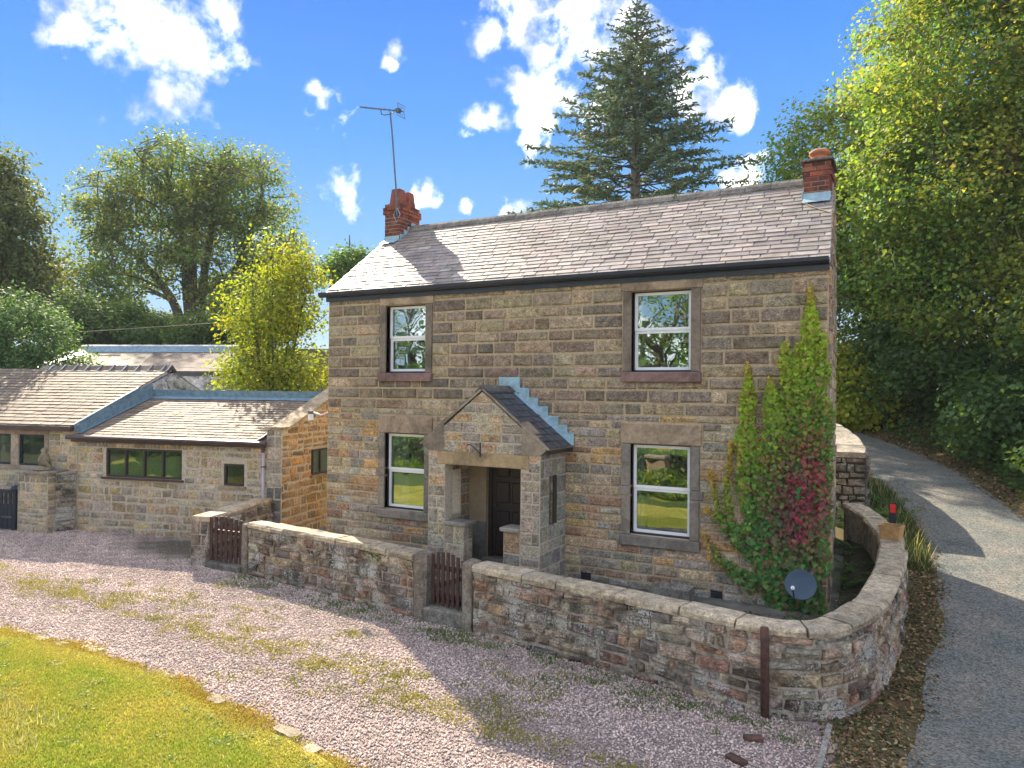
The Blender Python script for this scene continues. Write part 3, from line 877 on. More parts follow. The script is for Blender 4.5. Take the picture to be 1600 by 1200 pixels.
# loose lead strip near the top of the roof by the right chimney
k = MB(); k.tube([frR(8.98, 2.1, .03), frR(9.15, 1.85, .035), frR(9.45, 1.55, .03)], .012, 5); k.build('lead_strip', MT['sheet'], roof_o)

# ------------------------------------------------------------------ porch (part of the house)
po = bpy.data.objects.new('porch', None); link(po, house)
PST = [(.38, .32, .235), (.33, .285, .22), (.42, .35, .26), (.3, .265, .21), (.45, .32, .19), (.36, .31, .245)]
PX0, PX1, PY = 3.24, 5.40, -1.0
k = MB()
frP = lambda u, v, n: (u, PY - n, v)
OPEN = (3.58, 5.05, -.4, 1.735)
# front gable slab with opening and pointed top
slab(k, frP, PX0, PX1, -.4, 1.95, 0, -.24, [OPEN])
k.prism([(PX0, PY, 1.95), (PX1, PY, 1.95), (PX1, PY, 2.13), (4.31, PY, 2.98), (PX0, PY, 2.13)], (0, .24, 0))
# side walls with window openings
frPR = lambda u, v, n: (PX1 + n, PY + .242 + u, v)
slab(k, frPR, 0, .756, -.4, 1.98, 0, -.22, [(.10, .40, .72, 1.66)])
frPL = lambda u, v, n: (PX0 - n, PY + .242 + u, v)
slab(k, frPL, 0, .756, -.4, 1.98, 0, -.22, [(.12, .45, .80, 1.6)])
pw = k.build('porch_wall', MT['mortar_grey'], po)
clipg = lambda v: (max(PX0 - .04, 4.31 - (3.0 - v) * 1.25), min(PX1 + .04, 4.31 + (3.0 - v) * 1.25))
lay(HS, po, frP, PX0, PX1, 1.95, 2.93, (.15, .19), (.22, .42), PST, (), .02, (.008, .016), .004, .01, clip=clipg, nrm=(0, -1, 0), rake=True)
lay(HS, po, frP, PX0, PX1, -.4, 1.95, (.13, .26), (.16, .3), PST, [OPEN, (3.44, 5.19, 1.735, 1.96)], .018, (.006, .014), .004, .01, nrm=(0, -1, 0))
lay(HS, po, frPR, -.242, .756, -.4, 1.98, (.16, .3), (.2, .4), [(.27, .255, .22), (.31, .29, .245), (.34, .3, .23)], [(.10, .40, .72, 1.66)], .02, (.006, .014), .004, .01, nrm=(1, 0, 0))
frPI = lambda u, v, n: (PX0 + .22 + n, PY + .242 + u, v)
lay(HS, po, frPI, 0, .756, -.3, 1.98, (.12, .22), (.16, .36), LOWER, [(.12, .45, .80, 1.6)], .02, (.006, .016), .004, .01, nrm=(1, 0, 0))
lay(HS, po, lambda u, v, n: (PX0 - n, -u, v), -.02, 1.0, -.4, 1.98, (.16, .26), (.2, .4), PST, [(.30, .63, .80, 1.6)], .02, (.006, .014), .004, .01, nrm=(-1, 0, 0))
MB().cbox(3.43, 5.20, PY - .022, PY + .2, 1.74, 1.955, .008, (.36, .265, .15)).build('lintel', MT['dressed'], po)
for (x0, x1, xs0, xs1) in ((3.26, 3.98, 3.585, 4.02), (4.72, 5.38, 4.68, 5.046)):     # dwarf walls and their stone seats
    k = MB(); ins = (3.584, 3.96) if x0 < 4 else (4.74, 5.046)
    k.box(ins[0], ins[1], PY + .004, PY + .30, -.3, .70); k.build('dwarf_wall', MT['mortar_grey'], po)
    lay(HS, po, lambda u, v, n: (u, PY + .004 - n, v), ins[0], ins[1], -.3, .70, (.26, .4), (.18, .4), PST, (), .018, (.008, .014), .004, .01, nrm=(0, -1, 0))
    if x0 < 4: lay(HS, po, lambda u, v, n: (ins[1] + n, PY + u, v), 0, .30, -.3, .70, (.2, .3), (.12, .3), PST, (), .018, (.006, .012), .004, .01, nrm=(1, 0, 0))
    MB().cbox(xs0, xs1, PY - .04, PY + .34, .702, .765, .01, (.27, .25, .21)).build('seat_slab', MT['dressed'], po)
# smooth panel beside the door, porch floor, side window, lantern, bracket
MB().box(3.462, 3.838, -.03, -.002, .62, 1.95).build('pale_panel', MT['plaster'], po)
MB().box(3.462, 3.838, -.036, -.003, -.1, .615, (.16, .16, .14)).build('lower_panel', MT['dressed'], po)
MB().box(3.47, 5.17, PY + .02, -.004, -.22, -.12, (.16, .155, .14)).build('porch_floor', MT['dressed'], po)
pwn = bpy.data.objects.new('side_window', None); link(pwn, po)
k = MB(); y0, y1 = PY + .345, PY + .64; X = PX1
for (a, b, c, d) in ((y0, y0 + .035, .722, 1.658), (y1 - .035, y1, .722, 1.658), (y0 + .035, y1 - .035, .722, .757), (y0 + .035, y1 - .035, 1.623, 1.658)): k.box(X - .06, X + .004, a, b, c, d)
k.build('frame', MT['glassframe'], pwn)
MB().box(X - .035, X - .03, y0 + .035, y1 - .035, .757, 1.623).build('pane', MT['glass'], pwn)
k = MB(); k.tube([(4.02, -.5, 1.9), (4.02, -.5, 1.8)], .012, 6); k.lathe([(.02, 1.80), (.075, 1.78), (.08, 1.765), (.06, 1.755)], (4.02, -.5, 0), 10); k.build('lantern_hood', MT['black'], po)
MB().lathe([(.05, 1.756), (.045, 1.71), (.02, 1.67)], (4.02, -.5, 0), 10).build('lantern_glass', MT['sheet'], po)
k = MB(); k.tube([(4.30, PY - .035, 1.90), (4.30, PY - .035, 2.14)], .012, 6); k.tube([(4.30, PY - .035, 1.95), (4.22, PY - .12, 2.06), (4.17, PY - .17, 2.11)], .009, 6); k.tube([(4.17, PY - .17, 2.11), (4.13, PY - .2, 2.09)], .01, 6)
k.build('sign_bracket', MT['black'], po)
# kneelers and gable coping edge
for s, xk in ((-1, 3.1), (1, 5.53)):
    k = MB(); k.prism([(xk, PY - .02, 2.11), (xk - s * .04, PY - .02, 2.03), (xk - s * .15, PY - .02, 1.965), (xk - s * .46, PY - .02, 1.965), (xk - s * .46, PY - .02, 2.50)], (0, .24, 0), (.27, .22, .165)); k.build('kneeler', MT['dressed'], po)
RAF = math.atan2(.96, 1.22)
for s in (-1, 1):
    base = np.array([4.31 + s * 1.24, 0, 2.09]); top = np.array([4.31, 0, 3.055])
    ax = (top - base); ln = np.linalg.norm(ax); ax /= ln; nn = np.array([s * abs(ax[2]), 0, abs(ax[0])])
    frq = lambda u, v, n, base=base, ax=ax, nn=nn: tuple(base + np.array([0, -u, 0]) + ax * v + nn * n)
    k = MB(); P0 = [frq(.002, -.02, -.03), frq(1.022, -.02, -.03), frq(1.022, ln, -.03), frq(.002, ln, -.03), frq(.002, -.02, .0), frq(1.022, -.02, .0), frq(1.022, ln, .0), frq(.002, ln, .0)]
    k.add(P0, [(0, 1, 2, 3), (4, 5, 6, 7), (0, 1, 5, 4), (1, 2, 6, 5), (2, 3, 7, 6), (3, 0, 4, 7)], (.33, .28, .21))
    ro = k.build('porch_roof', MT['dressed'], po)
    ps = Pieces(); slates(ps, ro, frq, lambda v: .01, lambda v: 1.0, ln, .165, .24, [(.05, .055, .07), (.075, .06, .08), (.04, .055, .065), (.06, .06, .06)], nn, .01, 0, .02, .15)
    ps.finish('slate', 'slating', MT['darkslate'], 60, 7)
    if s > 0:
        k = MB(); k.box(5.50, 5.535, -.97, -.02, 1.99, 2.08); k.box(5.40, 5.50, -.97, -.02, 2.0, 2.02); k.build('porch_gutter', MT['black'], po)
for y0, y1 in ((-1.03, -.62), (-.615, -.3), (-.295, -.01)):
    k = MB(); k.prism([(4.31 - .13, y0, 2.99), (4.31, y0, 3.095), (4.31 + .13, y0, 2.99), (4.31 + .12, y0, 2.965), (4.31, y0, 3.055), (4.31 - .12, y0, 2.965)], (0, y1 - y0, 0), (.1, .1, .095)); k.build('ridge_tile', MT['coping'], po)
# stepped lead against the wall above the right slope
stp = [(4.09, 4.51, 2.98, 3.25), (4.505, 4.70, 2.75, 3.06), (4.695, 4.88, 2.60, 2.89), (4.875, 5.07, 2.46, 2.74), (5.065, 5.27, 2.31, 2.58), (5.265, 5.44, 2.17, 2.43), (5.435, 5.56, 2.08, 2.30)]
for i, (a, b, c, d) in enumerate(stp):
    MB().box(a, b, -.052 - .003 * (i % 2), -.04, c, d).build('step_flashing', MT['leadpale'], po)
k = MB(); k.add([(4.33, -.04, 3.07), (5.58, -.04, 2.10), (5.58, -.16, 2.09), (4.33, -.16, 3.06)], [(0, 1, 2, 3)]); k.build('cover_flashing', MT['leadpale'], po)
HS.finish('stone', 'stonework', MT['rock'], 295, 12)

# ------------------------------------------------------------------ garden walls
WALLC = [(.25, .18, .125), (.29, .205, .135), (.2, .165, .13), (.33, .25, .165), (.26, .22, .175), (.29, .175, .115), (.19, .165, .14), (.36, .3, .22)]


def smooth_path(pts, n):
    P = np.array(pts, float); Q = []
    for i in range(len(P) - 1):
        p0 = P[max(i - 1, 0)]; p1 = P[i]; p2 = P[i + 1]; p3 = P[min(i + 2, len(P) - 1)]
        for t in np.linspace(0, 1, n, endpoint=False):
            Q.append(.5 * ((2 * p1) + (-p0 + p2) * t + (2 * p0 - 5 * p1 + 4 * p2 - p3) * t * t + (-p0 + 3 * p1 - 3 * p2 + p3) * t ** 3))
    Q.append(P[-1]); return np.array(Q)


def path_wall(label, pts, zb, zt, thick, group, pal=WALLC, copc=(.4, .33, .23), hs_=(.085, .21), ls_=(.12, .54), cop=.10, coplen=(.5, .95), both=False, limit=290, pr=(.018, .058), name='garden_wall', core_mat='mortar_old'):
    """pts: outer-face path (x, y, ztop); outside is on the right hand when walking along it"""
    Q = smooth_path(pts, 8); seg = np.r_[0, np.cumsum(np.linalg.norm(np.diff(Q[:, :2], axis=0), axis=1))]; Ltot = seg[-1]
    T = np.gradient(Q[:, :2], axis=0); T /= np.linalg.norm(T, axis=1)[:, None]; NN = np.stack([T[:, 1], -T[:, 0]], 1)
    ip = lambda s, A: np.interp(s, seg, A)
    def at(s, n):
        return np.array([ip(s, Q[:, 0]) + ip(s, NN[:, 0]) * n, ip(s, Q[:, 1]) + ip(s, NN[:, 1]) * n])
    zt_ = lambda s: ip(s, Q[:, 2]) - cop
    zb_ = lambda s: zb if not callable(zb) else zb(*at(s, 0))
    w = thing(name, label, 'garden wall', group)
    k = MB(); ns = max(2, int(Ltot / .25) + 1); S = np.linspace(0, Ltot, ns)
    V = []
    for s in S:
        for n in (0, -thick):
            x, y = at(s, n); V += [(x, y, zb_(s) - .15), (x, y, zt_(s))]
    Fq = []
    for i in range(ns - 1):
        a = i * 4; b = a + 4
        Fq += [(a, b, b + 1, a + 1), (a + 2, a + 3, b + 3, b + 2), (a + 1, b + 1, b + 3, a + 3)]
    Fq += [(0, 1, 3, 2), (ns * 4 - 4, ns * 4 - 2, ns * 4 - 1, ns * 4 - 3)]
    k.add(V, Fq); core = k.build('wall_core', MT[core_mat], w)
    ps = Pieces()
    H = 1.0
    def fr(s, v, n):
        z0 = zb_(s) - .05; z1 = zt_(s); x, y = at(s, n); return (x, y, z0 + v * (z1 - z0))
    hm = float(np.mean([zt_(s) - zb_(s) for s in S])) + .05
    lay(ps, w, fr, 0, Ltot, 0, 1, (hs_[0] / hm, hs_[1] / hm), ls_, pal, (), .028, pr, .021, .026)
    if both:
        def fr2(s, v, n):
            z0 = zb_(s) - .05; z1 = zt_(s); x, y = at(s, -thick - n); return (x, y, z0 + v * (z1 - z0))
        lay(ps, w, fr2, 0, Ltot, 0, 1, (hs_[0] / hm, hs_[1] / hm), ls_, pal, (), .022, pr, .012, .018)
    # end faces
    for s_end, sg in ((0, -1), (Ltot, 1)):
        t = np.array([ip(s_end, T[:, 0]), ip(s_end, T[:, 1])])
        def fr3(u, v, n, s_end=s_end, t=t, sg=sg):
            z0 = zb_(s_end) - .05; z1 = zt_(s_end); p = at(s_end, -u) + t * sg * n; return (p[0], p[1], z0 + v * (z1 - z0))
        lay(ps, w, fr3, 0, thick, 0, 1, ((.18 if core_mat != 'soil' else .09) / hm, (.3 if core_mat != 'soil' else .2) / hm), (.15, .4), pal, (), .02, (.01, .02) if core_mat != 'soil' else (.02, .10), .012, .014)
    ps.finish('stone', 'stonework', MT['wallrock'], limit, 9)
    s = -.02
    while s < Ltot:
        l = random.uniform(*coplen); e = min(s + l, Ltot + .02)
        if Ltot - e < coplen[0] * .5: e = Ltot + .02
        k = MB(); n0, n1 = .035 + jit(.02), -thick - .03 + jit(.02); V = []; dz = jit(.008)
        m = max(2, int((e - s) / .25) + 1); SS = np.linspace(s + .011, e - .011, m)
        for q in SS:
            sq = min(max(q, 0), Ltot); tt = np.array([ip(sq, T[:, 0]), ip(sq, T[:, 1])]) * (q - sq)
            z0 = zt_(sq); jz = dz + jit(.004)
            for n, z in ((n0 - .006, z0 + .002), (n0, z0 + cop * .6 + jz), (n0 - .03, z0 + cop + jz), (n1 + .03, z0 + cop + jz), (n1, z0 + cop * .6 + jz), (n1 + .006, z0 + .002)):
                p = at(sq, n) + tt; V.append((p[0] + jit(.009), p[1] + jit(.009), z + jit(.005)))
        Fq = [(i * 6 + j, (i + 1) * 6 + j, (i + 1) * 6 + (j + 1) % 6, i * 6 + (j + 1) % 6) for i in range(m - 1) for j in range(6)]
        Fq += [tuple(range(6)), tuple(range((m - 1) * 6, m * 6))[::-1]]
        k.add(V, Fq, shade(copc, .8, 1.2)); k.build('coping_stone', MT['coping'], w)
        s = e
    return w


zg = lambda x, y: float(terr(x, y))
GW = 'rubble garden walls in front of the cottage'
path_wall('straight rubble wall with sunlit flat coping between the two brown gates', [(-.82, -1.29, .37), (.6, -1.46, .37), (2.1, -1.66, .37), (3.56, -1.86, .36)], -.63, .37, .32, GW)
path_wall('long rubble wall curving round the cottage corner beside the lane', [(4.82, -2.05, .37), (6.2, -2.25, .36), (7.7, -2.5, .36), (9.0, -2.76, .36), (9.35, -2.79, .37), (9.78, -2.62, .38), (10.06, -2.2, .40), (10.28, -1.5, .43), (10.42, -.6, .48), (10.50, .5, .55), (10.50, 1.7, .64), (10.33, 2.8, .74), (10.0, 3.7, .84), (9.75, 4.2, .9)],
          zg, .37, .32, GW, limit=295)
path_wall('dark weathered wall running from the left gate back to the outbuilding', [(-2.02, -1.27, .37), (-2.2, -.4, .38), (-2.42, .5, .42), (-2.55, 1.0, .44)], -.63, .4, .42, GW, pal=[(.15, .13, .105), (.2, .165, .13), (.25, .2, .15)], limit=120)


def gatepost(label, x0, x1, y0, y1, zt):
    k = MB(); k.cbox(x0, x1, y0, y1, -.72, zt, .03, (.2, .17, .135))
    V = k.v = [(a + jit(.012), b + jit(.012), c + jit(.012)) for a, b, c in k.v]
    tag(k.build('stone_gatepost', MT['coping']), label, 'gatepost', 'stone gateposts of the two garden gates')


gatepost('squat stone post at the left end of the sunlit wall', -1.01, -.835, -1.33, -1.0, .33)
gatepost('stone post left of the gate in front of the porch', 3.585, 3.83, -1.9, -1.6, .385)
gatepost('thin stone post right of the gate in front of the porch', 4.61, 4.80, -2.07, -1.75, .40)


def gate(label, x0, y0, x1, y1, zb, zt, n, arch):
    g = thing('wooden_gate', label, 'gate', 'brown picket gates')
    A = np.array([x0, y0]); B = np.array([x1, y1]); Ln = np.linalg.norm(B - A); t = (B - A) / Ln; nn = np.array([t[1], -t[0]])
    fr = lambda u, v, z: (A[0] + t[0] * u + nn[0] * v, A[1] + t[1] * u + nn[1] * v, z)
    for i in range(n):
        u = Ln * (i + .5) / n; w = Ln / n * .6; tt = zt + arch * math.cos((u / Ln - .45) * math.pi) - arch
        k = MB(); k.cbox(u - w / 2, u + w / 2, .0, .02, zb + jit(.008), tt, .004, fr=fr); k.build('slat', MT['gatewood'], g)
    for z in (zb + .12, zb + .55):
        MB().box(.01, Ln - .01, -.04, -.002, z, z + .08, fr=fr).build('rail', MT['gatewood'], g)
    a = np.array([.02, zb + .2]); b = np.array([Ln - .02, zb + .55])
    k = MB(); k.add([fr(.02, -.036, zb + .2), fr(.02, -.036, zb + .28), fr(Ln - .02, -.036, zb + .55), fr(Ln - .02, -.036, zb + .47), fr(.02, -.008, zb + .2), fr(.02, -.008, zb + .28), fr(Ln - .02, -.008, zb + .55), fr(Ln - .02, -.008, zb + .47)],
              [(0, 1, 2, 3), (4, 7, 6, 5), (0, 3, 7, 4), (1, 5, 6, 2)]); k.build('brace', MT['gatewood'], g)


gate('small brown picket gate at the left by the outbuilding wall', -1.98, -1.27, -1.03, -1.22, -.50, .41, 7, .05)
gate('small brown picket gate in front of the stone porch', 3.86, -1.78, 4.59, -1.90, -.40, .45, 7, .09)
tag(MB().cbox(-2.0, -.98, -1.36, -.95, -.7, -.53, .015, (.15, .14, .12)).build('stone_step', MT['coping']), 'low stone step under the left picket gate', 'step', 'steps under the picket gates')
tag(MB().cbox(3.84, 4.60, -1.98, -1.45, -.72, -.43, .02, (.2, .19, .16)).build('stone_step', MT['coping']), 'thick stone step under the gate before the porch', 'step', 'steps under the picket gates')

# garden behind the wall: paving and soil strip
GO = [(-1.0, -1.0), (3.6, -1.56), (4.8, -1.76), (8.9, -2.46), (9.45, -2.46), (9.85, -2.1), (10.1, -1.4), (10.2, -.4), (10.2, 1.6), (9.9, 2.9), (9.55, 3.8)]
GI = [(-1.0, 1.0), (0, .3), (3, .3), (8, .3), (9.0, .3), (9.4, .3), (9.5, .32), (9.5, .4), (9.45, 1.7), (9.4, 2.9), (9.35, 3.8)]
rows = []
for i in range(len(GO)):
    o, q = np.array(GO[i]), np.array(GI[i]); row = []
    for t in np.linspace(0, 1, 9):
        p = o + (q - o) * t
        z = -.30 + .14 * t + max(0, .12 * (p[1] - .4)) + .01 * math.sin(p[0] * 5) + .01 * math.sin(p[1] * 7)
        row.append((p[0], p[1], z))
    rows.append(row)
strip_sheet('garden_paving', rows, MT['bed'])
rows = []
for y in np.arange(-.6, 4.2, .3):
    rows.append([(x, y, -.24 + max(0, .13 * (y - .4)) + .10 * math.sin((x - 9.55) / .65 * math.pi) + jit(.02)) for x in np.linspace(9.5, 10.22, 6)])
strip_sheet('soil_bed', rows, MT['soil'])

# ------------------------------------------------------------------ outbuildings (frame u along the front, w back)
A0 = R(13.2); OU = np.array([math.cos(A0), math.sin(A0), 0]); OW = np.array([-math.sin(A0), math.cos(A0), 0]); OP = np.array([-8.13, -.3, 0])
def ob(u, w, z): return tuple(OP + OU * u + OW * w + np.array([0, 0, z]))
OBC = [(.42, .34, .22), (.46, .37, .25), (.38, .31, .21), (.41, .35, .27), (.47, .34, .2), (.34, .3, .23), (.44, .33, .18)]
OSL = [(.23, .178, .125), (.20, .155, .112), (.255, .198, .142), (.175, .138, .104), (.235, .182, .138)]
OG = 'low stone outbuildings left of the cottage'
o1 = thing('stone_outbuilding', 'low stone outbuilding with long dark window and lead edged roof', 'outbuilding', OG)
OS = Pieces()
frO = lambda u, v, n: ob(u, -n, v)
W1 = (.88, 3.15, .74, 1.47); W2 = (4.34, 4.91, .66, 1.19)
k = MB(); slab(k, frO, .0, 5.55, -.75, 1.76, 0, -.35, [W1, W2]); w_o = k.build('front_wall', MT['mortar_grey'], o1)
exo = [(W1[0] - .08, W1[1] + .08, W1[2] - .07, W1[3] + .16), (W2[0] - .05, W2[1] + .05, W2[2] - .1, W2[3] + .05)]
lay(OS, o1, frO, 0, 5.55, -.72, 1.6, (.11, .27), (.15, .52), OBC, exo, .04, (.006, .022), .022, .022, nrm=-OW)
lay(OS, o1, frO, 0, 5.55, 1.48, 1.6, (.12, .125), (.09, .13), OBC, [(0, .6, 0, 3), (3.4, 6, 0, 3)], .012, (.02, .03), .003, .008, nrm=-OW)
# right gable wall with raised coping
k = MB()
k.prism([ob(5.552, -.06, -.6), ob(5.552, 3.1, -.6), ob(5.552, 3.1, 2.98), ob(5.552, 2.0, 2.66), ob(5.552, .24, 2.03), ob(5.552, -.06, 2.03)], OU * .40)
g_o = k.build('gable_wall', MT['mortar_grey'], o1)
GBOUNCE = [(.42, .26, .115), (.46, .27, .1), (.31, .22, .12), (.38, .24, .11), (.26, .19, .12), (.44, .3, .15)]  # orange paints the warm bounced light into this wall's stone colour
frOG = lambda u, v, n: ob(5.952 + n, u - .06, v)
lay(OS, o1, frOG, 0, 3.1, -.6, 2.95, (.10, .26), (.15, .5), GBOUNCE, [(1.33, 2.3, .82, 1.5)], .04, (.006, .025), .024, .024, clip=lambda v: (0 if v < 2.0 else .3 + (v - 2.03) / .36, 3.1), nrm=OU)
lay(OS, o1, lambda u, v, n: ob(5.552 + u, -.06 - n, v), 0, .4, -.6, 2.03, (.18, .32), (.2, .42), [(.28, .25, .2), (.2, .185, .16), (.34, .3, .23)], (), .025, (.006, .02), .01, .016, nrm=-OW)
OS.finish('stone', 'stonework', MT['rubble'], 295, 9)
k = MB(); k.prism([ob(5.50, -.09, 2.032), ob(5.50, .23, 2.032), ob(5.50, 3.15, 3.08), ob(5.50, 3.15, 3.15), ob(5.50, .22, 2.10), ob(5.50, -.09, 2.10)], OU * .48, (.36, .29, .19)); k.build('coping_stone', MT['coping'], o1)
# gable window (on the wall facing the house)
gw = bpy.data.objects.new('window', None); link(gw, o1)
k = MB(); k.box(5.953, 5.975, 1.27, 2.2, .86, 1.46, fr=ob); k.build('pane', MT['dimglass'], gw)
k = MB()
for (a, b, c, d) in ((1.25, 1.30, .84, 1.48), (1.62, 1.67, .84, 1.48), (2.17, 2.22, .84, 1.48)): k.box(5.953, 5.995, a, b, c, d, fr=ob)
for (a, b, c, d) in ((1.30, 1.62, .84, .88), (1.30, 1.62, 1.44, 1.48), (1.67, 2.17, .84, .88), (1.67, 2.17, 1.44, 1.48)): k.box(5.953, 5.995, a, b, c, d, fr=ob)
k.build('frame', MT['glassframe'], gw)
k = MB(); k.box(5.953, 6.01, 1.2, 2.3, .77, .838, fr=ob, c=(.28, .21, .13)); k.build('sill', MT['dressed'], gw)


def dark_window(parent, a, b, c, d, n, frame_mat, sillmat=None, fr=None, depth=.03, sillc=None):
    w = bpy.data.objects.new('window', None); link(w, parent); t = .05
    fr = fr or ob
    k = MB()
    k.box(a, b, -.012 + depth, .05 + depth, c, c + t, fr=fr); k.box(a, b, -.012 + depth, .05 + depth, d - t, d, fr=fr)
    for i in range(n + 1):
        u = a + (b - a - t) * i / n; k.box(u, u + t, -.015 + depth, .052 + depth, c + t, d - t, fr=fr)
    k.build('frame', frame_mat, w)
    for i in range(n):
        u0 = a + (b - a - t) * i / n + t; u1 = a + (b - a - t) * (i + 1) / n
        MB().box(u0, u1, .018 + depth, .024 + depth, c + t, d - t, fr=fr).build('pane', MT['dimglass'], w)
    if sillmat:
        MB().box(a - .09, b + .06, -.07, .05, c - .055, c - .003, fr=fr, c=sillc).build('sill', sillmat, w)
    return w


dark_window(o1, W1[0], W1[1], W1[2], W1[3], 4, MT['glassframe'], MT['brownplastic'])
dark_window(o1, W2[0], W2[1], W2[2], W2[3], 1, MT['glassframe'], MT['dressed'], sillc=(.33, .25, .15))
k = MB(); k.box(.02, 5.54, .352, 2.9, -.7, -.5, fr=ob); k.box(.0, 5.55, 2.95, 3.2, -.7, 2.78, fr=ob); k.box(.0, .02, .352, 2.95, -.7, 1.6, fr=ob); k.build('inner_wall', MT['mortar_grey'], o1)
# roof
s1 = math.tan(R(20)); L1 = 2.62 / math.cos(R(20)); ov = np.array(OW) * math.cos(R(20)) + np.array([0, 0, math.sin(R(20))]); onn = np.cross(OU, ov)
frO1 = lambda u, v, n: tuple(np.array(ob(u, -.14, 1.74)) + ov * v + onn * n)
k = MB(); k.add([frO1(-.12, 0, -.006), frO1(5.55, 0, -.006), frO1(5.55, L1, -.006), frO1(-.12, L1, -.006), frO1(-.12, 0, -.06), frO1(5.55, 0, -.06), frO1(5.55, L1, -.06), frO1(-.12, L1, -.06)], [(0, 1, 2, 3), (7, 6, 5, 4), (0, 4, 5, 1)])
r_o = k.build('roof', MT['darkslate'], o1)
ps = Pieces(); slates(ps, r_o, frO1, lambda v: -.12, lambda v: 5.55, L1 - .1, .155, .3, OSL, onn, .016, 0, .03, .3)
ps.finish('slate', 'slating', MT['stoneslate'], 295, 9)
k = MB(); k.add([frO1(-.1, L1 - .12, .035), frO1(5.5, L1 - .12, .035), frO1(5.5, L1 + .1, .04), frO1(-.1, L1 + .1, .04)], [(0, 1, 2, 3)])
k.add([frO1(-.1, L1 + .1, .04), frO1(5.5, L1 + .1, .04), frO1(5.5, L1 + .13, .21), frO1(-.1, L1 + .13, .21)], [(0, 1, 2, 3)]); k.build('lead_flashing', MT['lead'], o1)
k = MB(); k.add([frO1(5.30, .0, .03), frO1(5.5, .0, .12), frO1(5.5, L1, .12), frO1(5.36, L1, .03)], [(0, 1, 2, 3)]); k.build('mortar_fillet', MT['coping'], o1)
k = MB(); k.box(-.15, 5.52, 2.62, 2.95, 2.80, 2.90, fr=ob, c=(.2, .17, .13)); k.build('parapet_coping', MT['coping'], o1)
k = MB(); k.tube([ob(-.16, -.2, 1.72), ob(5.62, -.2, 1.71)], .055, 8); k.build('gutter', MT['brownplastic'], o1)
k = MB(); k.box(-.12, 5.55, -.11, -.085, 1.6, 1.73, fr=ob); k.build('fascia', MT['brownplastic'], o1)
k = MB(); k.tube([ob(5.5, -.12, 1.62), ob(5.5, -.11, -.6)], .034, 8); k.build('downpipe', MT['pipe'], o1)
k = MB(); k.lathe([(.04, 1.5), (.045, 1.6), (.075, 1.68), (.075, 1.7)], ob(5.5, -.14, 0), 10); k.build('hopper', MT['brownplastic'], o1)
for z in (1.15, .35): MB().box(5.45, 5.55, -.15, -.07, z, z + .03, fr=ob).build('pipe_clip', MT['brownplastic'], o1)

# second, taller range further left
o2 = thing('stone_outbuilding', 'taller stone outbuilding with ridge tiles at the left edge', 'outbuilding', OG)
OS = Pieces()
W3 = (-1.92, -1.06, .93, 1.74); W4 = (-3.2, -2.16, .93, 1.74)
k = MB(); slab(k, lambda u, v, n: ob(u, -.02 - n, v), -7.0, -.002, -.75, 2.05, 0, -.35, [W3, W4]); k.build('front_wall', MT['mortar_grey'], o2)
lay(OS, o2, lambda u, v, n: ob(u, -.02 - n, v), -7.0, 0, -.7, 1.98, (.11, .24), (.16, .46), OBC, [(W4[0] - .2, W3[1] + .16, .8, 1.98), (-7, W4[0], 1.74, 1.98)], .028, (.006, .018), .008, .014, nrm=-OW)
OS.finish('stone', 'stonework', MT['rubble'], 120, 9)
k = MB(); k.prism([ob(-.20, .33, -.7), ob(-.20, 6.9, -.7), ob(-.20, 6.9, 1.9), ob(-.20, 3.42, 3.44), ob(-.20, .33, 2.14)], OU * .2); k.build('gable_wall', MT['wallrock'], o2)
k = MB(); k.box(-3.5, -.9, -.03, .1, 1.742, 1.96, fr=ob, c=(.42, .3, .25)); k.build('lintel', MT['dressed'], o2)
for (a, b) in ((-2.158, -1.922), (-1.058, -.9)):
    k = MB(); k.box(a, b, -.03, .1, .93, 1.74, fr=ob, c=(.42, .34, .27)); k.build('mullion', MT['dressed'], o2)
k = MB(); k.box(-3.5, -.9, -.07, .1, .83, .928, fr=ob, c=(.33, .27, .21)); k.build('sill', MT['dressed'], o2)
dark_window(o2, W3[0], W3[1], W3[2], W3[3], 1, MT['bluewood']); dark_window(o2, W4[0], W4[1], W4[2], W4[3], 2, MT['bluewood'])
k = MB(); k.box(-6.9, -.22, .355, .6, -.7, -.6, fr=ob); k.box(-6.9, -.21, 3.0, 3.1, -.6, 2.0, fr=ob); k.build('inner_wall', MT['mortar_grey'], o2)
ra = math.atan2(1.56, 3.42 + .12); L2 = math.hypot(1.56, 3.54); ov2 = np.array(OW) * math.cos(ra) + np.array([0, 0, math.sin(ra)]); on2 = np.cross(OU, ov2)
frO2 = lambda u, v, n: tuple(np.array(ob(u, -.12, 2.0)) + ov2 * v + on2 * n)
k = MB(); k.add([frO2(-7.2, 0, -.006), frO2(-.1, 0, -.006), frO2(-.1, L2, -.006), frO2(-7.2, L2, -.006), frO2(-7.2, 0, -.07), frO2(-.1, 0, -.07), frO2(-.1, L2, -.07), frO2(-7.2, L2, -.07)], [(0, 1, 2, 3), (7, 6, 5, 4), (0, 4, 5, 1), (1, 5, 6, 2)])
k.add([ob(-7.2, 3.42, 3.55), ob(-.1, 3.42, 3.55), ob(-.1, 6.9, 1.95), ob(-7.2, 6.9, 1.95)], [(0, 1, 2, 3)])
r_o = k.build('roof', MT['darkslate'], o2)
ps = Pieces(); slates(ps, r_o, frO2, lambda v: -7.2, lambda v: -.06, L2 - .04, .2, .34, OSL, on2, .016, 0, .032, .3)
ps.finish('slate', 'slating', MT['stoneslate'], 295, 9)
u = -5.6
u = -4.95
